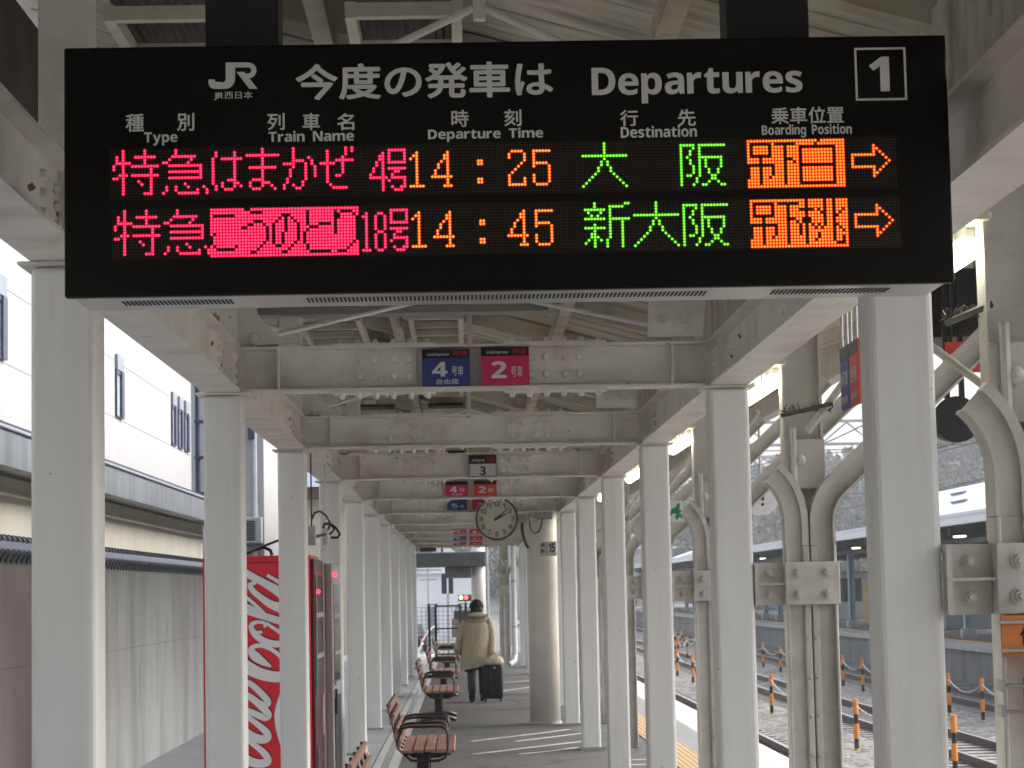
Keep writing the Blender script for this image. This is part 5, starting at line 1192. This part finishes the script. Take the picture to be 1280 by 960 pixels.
for k, x in enumerate((4.85, 8.42, 12.1)):
    for z, nm in ((4.15, 'contact'), (5.05, 'upper')):
        pts = []
        for y in range(10, 230, 4): pts.append((x, y, z+(0.25*abs(math.sin((y-68)/31*math.pi/1)) * (-1) + .25 if nm == 'upper' else 0)))
        tag(MB().tube(pts, .014, 5).build('overhead_wire', CAB), 'dark %s overhead wire above the %s track' % (nm, ('nearest', 'middle', 'far')[k]), 'wire', 'overhead wires')
for k, (y, z0, z1) in enumerate(((76, 6.6, 7.4), (83, 5.4, 6.0), (98, 7.6, 8.6), (104, 6.2, 6.4), (120, 9.0, 8.2), (132, 7.2, 8.8))):
    tag(MB().tube([(3.7+(27-3.7)*q/10, y+q*.4, z0+(z1-z0)*q/10-.5*(1-((q-5)/5)**2)) for q in range(11)], .016, 5).build('span_wire', CAB), 'thin dark span wire slung across the tracks, %s from the camera' % nth(k), 'wire', 'span wires across the tracks')
# hills and woods
def hill_mat():
    return pm('hillside_winter_wood', (0.05, 0.056, 0.05), .95, .45, .10, stain=(.09, .09, .08), stain_amt=.5, stain_scale=.03)
def hgt(x, y):
    d = math.hypot(x-40, y-60); a = math.atan2(x, y)
    base = max(0, (y-230)/240)
    f = min(1, max(0, (x*0.9+y-250)/260)); f = f*f*(3-2*f)
    from mathutils import noise
    n_ = noise.noise(Vector((x*.008, y*.008, .3)))*.5+noise.noise(Vector((x*.03, y*.03, 1.3)))*.14
    return -1.4+f*(21+20*n_)*min(1, max(.25, (x+330)/420))
hm = MB(); gx = [-420+20*k for k in range(60)]; gy = [200+20*k for k in range(34)]
vv = [[hm.bm.verts.new((x, y, hgt(x, y))) for x in gx] for y in gy]
for j in range(len(gy)-1):
    for i in range(len(gx)-1): hm.bm.faces.new((vv[j][i], vv[j][i+1], vv[j+1][i+1], vv[j+1][i]))
structure(hm.build('hills', hill_mat(), None, True))
import numpy as np
rg = np.random.default_rng(11); pts = []
while len(pts) < 9000:
    y = rg.uniform(245, 640); x = y*rg.uniform(-.36, .5); z = hgt(x, y)
    if z > .3: pts.append((x, y, z))
pts = np.array(pts); nt_ = len(pts); K = 44
H_ = rg.uniform(2.6, 5.0, nt_)*(.6+pts[:, 1]/700)
C = np.repeat(pts, K, 0); HH = np.repeat(H_, K)
a_ = rg.uniform(0, 2*np.pi, nt_*K); q_ = rg.uniform(0, 1, nt_*K); rr_ = HH*.34*np.sqrt(rg.uniform(0, 1, nt_*K))*np.sin(np.pi*np.clip(q_*.9+.08, 0, 1))
C = C+np.stack([rr_*np.cos(a_), rr_*np.sin(a_), HH*(.15+.9*q_)], 1)
T = C[:, None, :]+rg.normal(0, 1, (nt_*K, 3, 3))*(HH*.085)[:, None, None]
wm = bpy.data.meshes.new('hillside_wood'); wm.vertices.add(nt_*K*3); wm.vertices.foreach_set('co', T.reshape(-1).astype(np.float32))
wm.loops.add(nt_*K*3); wm.loops.foreach_set('vertex_index', np.arange(nt_*K*3, dtype=np.int32)); wm.polygons.add(nt_*K)
wm.polygons.foreach_set('loop_start', np.arange(0, nt_*K*3, 3, dtype=np.int32)); wm.polygons.foreach_set('loop_total', np.full(nt_*K, 3, dtype=np.int32)); wm.update()
o = relink(wm, 'hillside_wood', pm('wood_canopy', (.050, .060, .055), .95, .5, .12, stain=(.085, .085, .07), stain_amt=.7, stain_scale=.05)); o['kind'] = 'stuff'

# ================================================================== end of the platform
MESHB = pm('dark_gate_steel', (.03, .035, .045), .5, .15)
t = thing('mesh_gate', 'dark framed mesh gate closing off the platform end', 'gate', (-.5, 60, 0))
fr = MB()
for x in (-.96, -.78, -.13, .02): fr.box(x-.03, x+.03, 60, 60.06, .004, 1.45)
fr.box(-1.03, -.72, 59.99, 60.07, 1.4505, 1.475); fr.box(-.20, .1, 59.99, 60.07, 1.4505, 1.475)
for z in (.12, .80, 1.40): fr.box(-.7495, -.1605, 60.01, 60.05, z, z+.04)
fr.build('gate_frame', MESHB, t)
g = MB()
for k in range(24): x = -2.2+k*.115; g.box(x, x+.009, 60.08, 60.088, .05, 1.40)
for k in range(13): g.box(-2.2, .55, 60.089, 60.096, .06+k*.11, .069+k*.11)
g.build('mesh', MESHB, t)
hr = MB(); hr.tube([(-1.15, 53, .25), (-1.12, 58.5, .55), (-1.0, 60.5, .75), (-.78, 61.2, .92), (-.72, 61.2, .70), (-.80, 61.0, .45)], .022, 8); hr.tube([(-1.30, 53, .0), (-1.25, 58.5, .28), (-1.15, 61, .42)], .022, 8)
tag(hr.build('handrail', PAINT), 'white bent pipe handrail beside the mesh gate', 'handrail')
t = thing('overhead_beam', 'dark grey overhead beam with hanging boxes across the platform end', 'beam', (-.6, 64, 2.5))
MB().box(-2.4, .62, 64, 65.2, 2.50, 2.92, .02, 1).build('beam', pm('dark_grey_beam', (.11, .12, .115), .7, .2, 2), t)
MB().box(-1.25, -.78, 63.2, 63.6, 2.93, 3.25, .01, 1).build('sign_casing', BLACKM, t); MB().box(-1.65, -1.28, 63.0, 63.4, 2.95, 3.15, .01, 1).build('floodlight', BLACKM, t)
e = MB(); e.box(-1.08, -1.02, 63.38, 63.44, 3.2505, 4.3); e.box(-1.5, -1.44, 63.18, 63.24, 3.1505, 4.3); e.box(-.66, -.6, 64.5, 64.6, 2.9205, 4.3); e.build('hanger', BLACKM, t)
MB().box(-.55, .2, 64.1, 64.9, 2.18, 2.4995, .01, 1).build('lower_casing', pm('dark_grey_casing', (.13, .14, .135), .7, .2, 2), t)
t = thing('downpipe', 'white drain pipe bending at the foot beside the far forked column', 'pipe', (1.17, 54.5, 0))
MB().tube([(1.19, 54.5, 3.6), (1.19, 54.5, .25), (1.17, 54.4, .10), (1.05, 54.3, .02)], .065, 12).build('pipe', PAINT, t)
e = MB()
for z in (.9, 2.0, 3.0): e.cyl((1.19, 54.5, z), (1.19, 54.5, z+.04), .075, n=12)
e.build('clips', STEELG, t)
# the white buildings and the signal beyond the platform end
WHITEB = pm('bright_white_wall', (.82, .83, .84), .5, .03, 1)
wh = thing('goods_building', 'large white building with a stepped gable beyond the mesh gate', 'building', (-1.5, 140, -1.2))
MB().box(-9, .9, 140, 152, -1.25, 2.9).build('wall', WHITEB, wh)
MB().prism([(-3.4, 2.901), (-1.3, 4.9), (-.5, 4.2), (-.5, 2.901)], 140, 152).build('gable', WHITEB, wh)
r = MB(); r.loft([[(-3.7, 139.6, 2.92), (-1.3, 139.6, 5.05), (-1.3, 139.6, 4.91), (-3.5, 139.6, 2.91)], [(-3.7, 152.4, 2.92), (-1.3, 152.4, 5.05), (-1.3, 152.4, 4.91), (-3.5, 152.4, 2.91)]]); r.build('roof_edge', RGREY, wh)
MB().box(-9.2, 1.1, 139.8, 152.2, 2.9005, 2.96).build('roof', RWHITE, wh)
for xa, xb, za, zb in ((-2.35, -1.75, -.9, .9), (-.6, -.1, -.3, .9), (.1, .6, -.2, .8), (-4.0, -3.2, -.9, .9)):
    f = MB().box(xa, xb, 139.95, 139.999, za, zb).build('window', pm('window_frame_grey', (.35, .36, .38), .5, .05), wh)
    MB().box(xa+.06, xb-.06, 139.93, 139.9495, za+.06, zb-.06).build('pane', pm('grey_glass', (.25, .30, .34), .15, .1), f)
t = thing('signal', 'dark twin railway signal box on a grey post in front of the white building', 'signal', (-.75, 100, -1.2))
MB().box(-.80, -.70, 100, 100.1, -1.2, 1.7).build('post', STEELG, t); MB().box(-1.02, -.79, 99.8, 99.99, 1.70, 2.6, .02, 1).build('head', BLACKM, t); MB().box(-.71, -.50, 99.8, 99.99, 1.70, 2.6, .02, 1).build('head', BLACKM, t)
t = thing('marker_light', 'red and yellow lit marker lamps on a dark railway wagon end', 'wagon', (.15, 118, -1))
MB().box(-.70, .62, 118, 128, -.6, .35, .05, 2).build('wagon_body', pm('brown_wagon', (.20, .13, .08), .7, .25, 2), t)
MB().box(-.6, .5, 118.3, 128, .3505, .80, .08, 2).build('wagon_roof', BLACKM, t)
for x in (-.3, .3): MB().cyl((x-.1, 119+abs(x), -.85), (x+.1, 119+abs(x), -.85), .24, n=16).build('wheel', BLACKM, t)
MB().box(-.35, .45, 117.95, 117.995, 1.28, 1.62, .02, 1).box(.0, .08, 118.31, 118.4, .8, 1.28).build('lamp_bracket', BLACKM, t)
MB().ball((.07, 117.9, 1.47), .10, .06, .10).build('red_lamp', em('red_marker', (1, .03, .02), 5), t, True); MB().ball((-.20, 117.9, 1.47), .09, .06, .09).build('yellow_lamp', em('yellow_marker', (1, .75, .15), 4), t, True)

# small clutter beyond the platform end
for k, (x, y, h_, r_) in enumerate(((-2.5, 95, 4.6, .06), (.95, 92, 5.2, .05), (2.4, 118, 6.0, .07), (-1.9, 118, 3.4, .05), (1.5, 145, 6.5, .08))):
    t = thing('utility_pole', 'thin grey pole beyond the mesh gate, %s from the camera' % ['second', 'nearest', 'fourth', 'third', 'farthest'][k], 'pole', (x, y, -1.2), 'thin poles beyond the platform end')
    MB().cyl((x, y, -1.2), (x, y, h_), r_, r_*.7, 8).build('shaft', GM, t)
    MB().box(x-.7, x+.7, y-.03, y+.03, h_-.5, h_-.42).box(x-.45, x+.45, y-.03, y+.03, h_-1.0, h_-.93).build('cross_arm', GM, t)
for k, (a, b) in enumerate((((.95, 92, 5.1), (2.4, 118, 5.9)), ((2.4, 118, 5.9), (1.5, 145, 6.4)), ((-2.5, 95, 4.5), (-1.9, 118, 3.3)))):
    tag(MB().tube([(a[0]+(b[0]-a[0])*q/8, a[1]+(b[1]-a[1])*q/8, a[2]+(b[2]-a[2])*q/8-.35*(1-((q-4)/4)**2)) for q in range(9)], .014, 5).build('utility_wire', CAB), ['dark wire between the two nearest right hand poles', 'dark wire to the farthest pole', 'dark wire low on the left beyond the gate'][k], 'wire', 'wires beyond the platform end')
t = thing('parked_car', 'small dark blue parked car left of the mesh gate, far off', 'car', (-2.75, 110, -1.1))
MB().box(-3.6, -1.9, 110, 113.6, -.85, -.30, .12, 3).build('body', pm('dark_blue_car', (.02, .025, .05), .3, .1), t, True)
MB().loft([[(-3.5, 110.5, -.31), (-2.0, 110.5, -.31), (-2.0, 113.2, -.31), (-3.5, 113.2, -.31)], [(-3.35, 111.0, .22), (-2.15, 111.0, .22), (-2.15, 112.6, .22), (-3.35, 112.6, .22)]]).build('cabin', VD, t)
for x, y in ((-3.5, 110.7), (-2.0, 110.7), (-3.5, 112.9), (-2.0, 112.9)): MB().cyl((x-.09, y, -.82), (x+.09, y, -.82), .28, n=18).build('wheel', BLACKM, t)
for x in (-3.4, -2.1): MB().box(x-.12, x+.12, 109.97, 110.05, -.58, -.44, .02, 1).build('tail_light', VR, t)

for o in bpy.data.objects:
    if 'label' in o and not 4 <= len(o['label'].replace('-', ' ').split()) <= 16: print('LABEL LENGTH', o.name, o['label'])

# ------------------------------------------------------------------ damp winter air
hz = MB().box(-880, 880, -55, 1480, -2.6, 60).build('haze', None)
hz['kind'] = 'stuff'
hmx = bpy.data.materials.new('haze_air'); hmx.use_nodes = True; t_ = hmx.node_tree; t_.nodes.remove(t_.nodes['Principled BSDF'])
vn = t_.nodes.new('ShaderNodeVolumePrincipled'); vn.inputs['Color'].default_value = (.9, .93, .96, 1); vn.inputs['Density'].default_value = 0.0006; vn.inputs['Anisotropy'].default_value = 0.2
t_.links.new(vn.outputs[0], t_.nodes['Material Output'].inputs['Volume']); hz.data.materials.append(hmx)
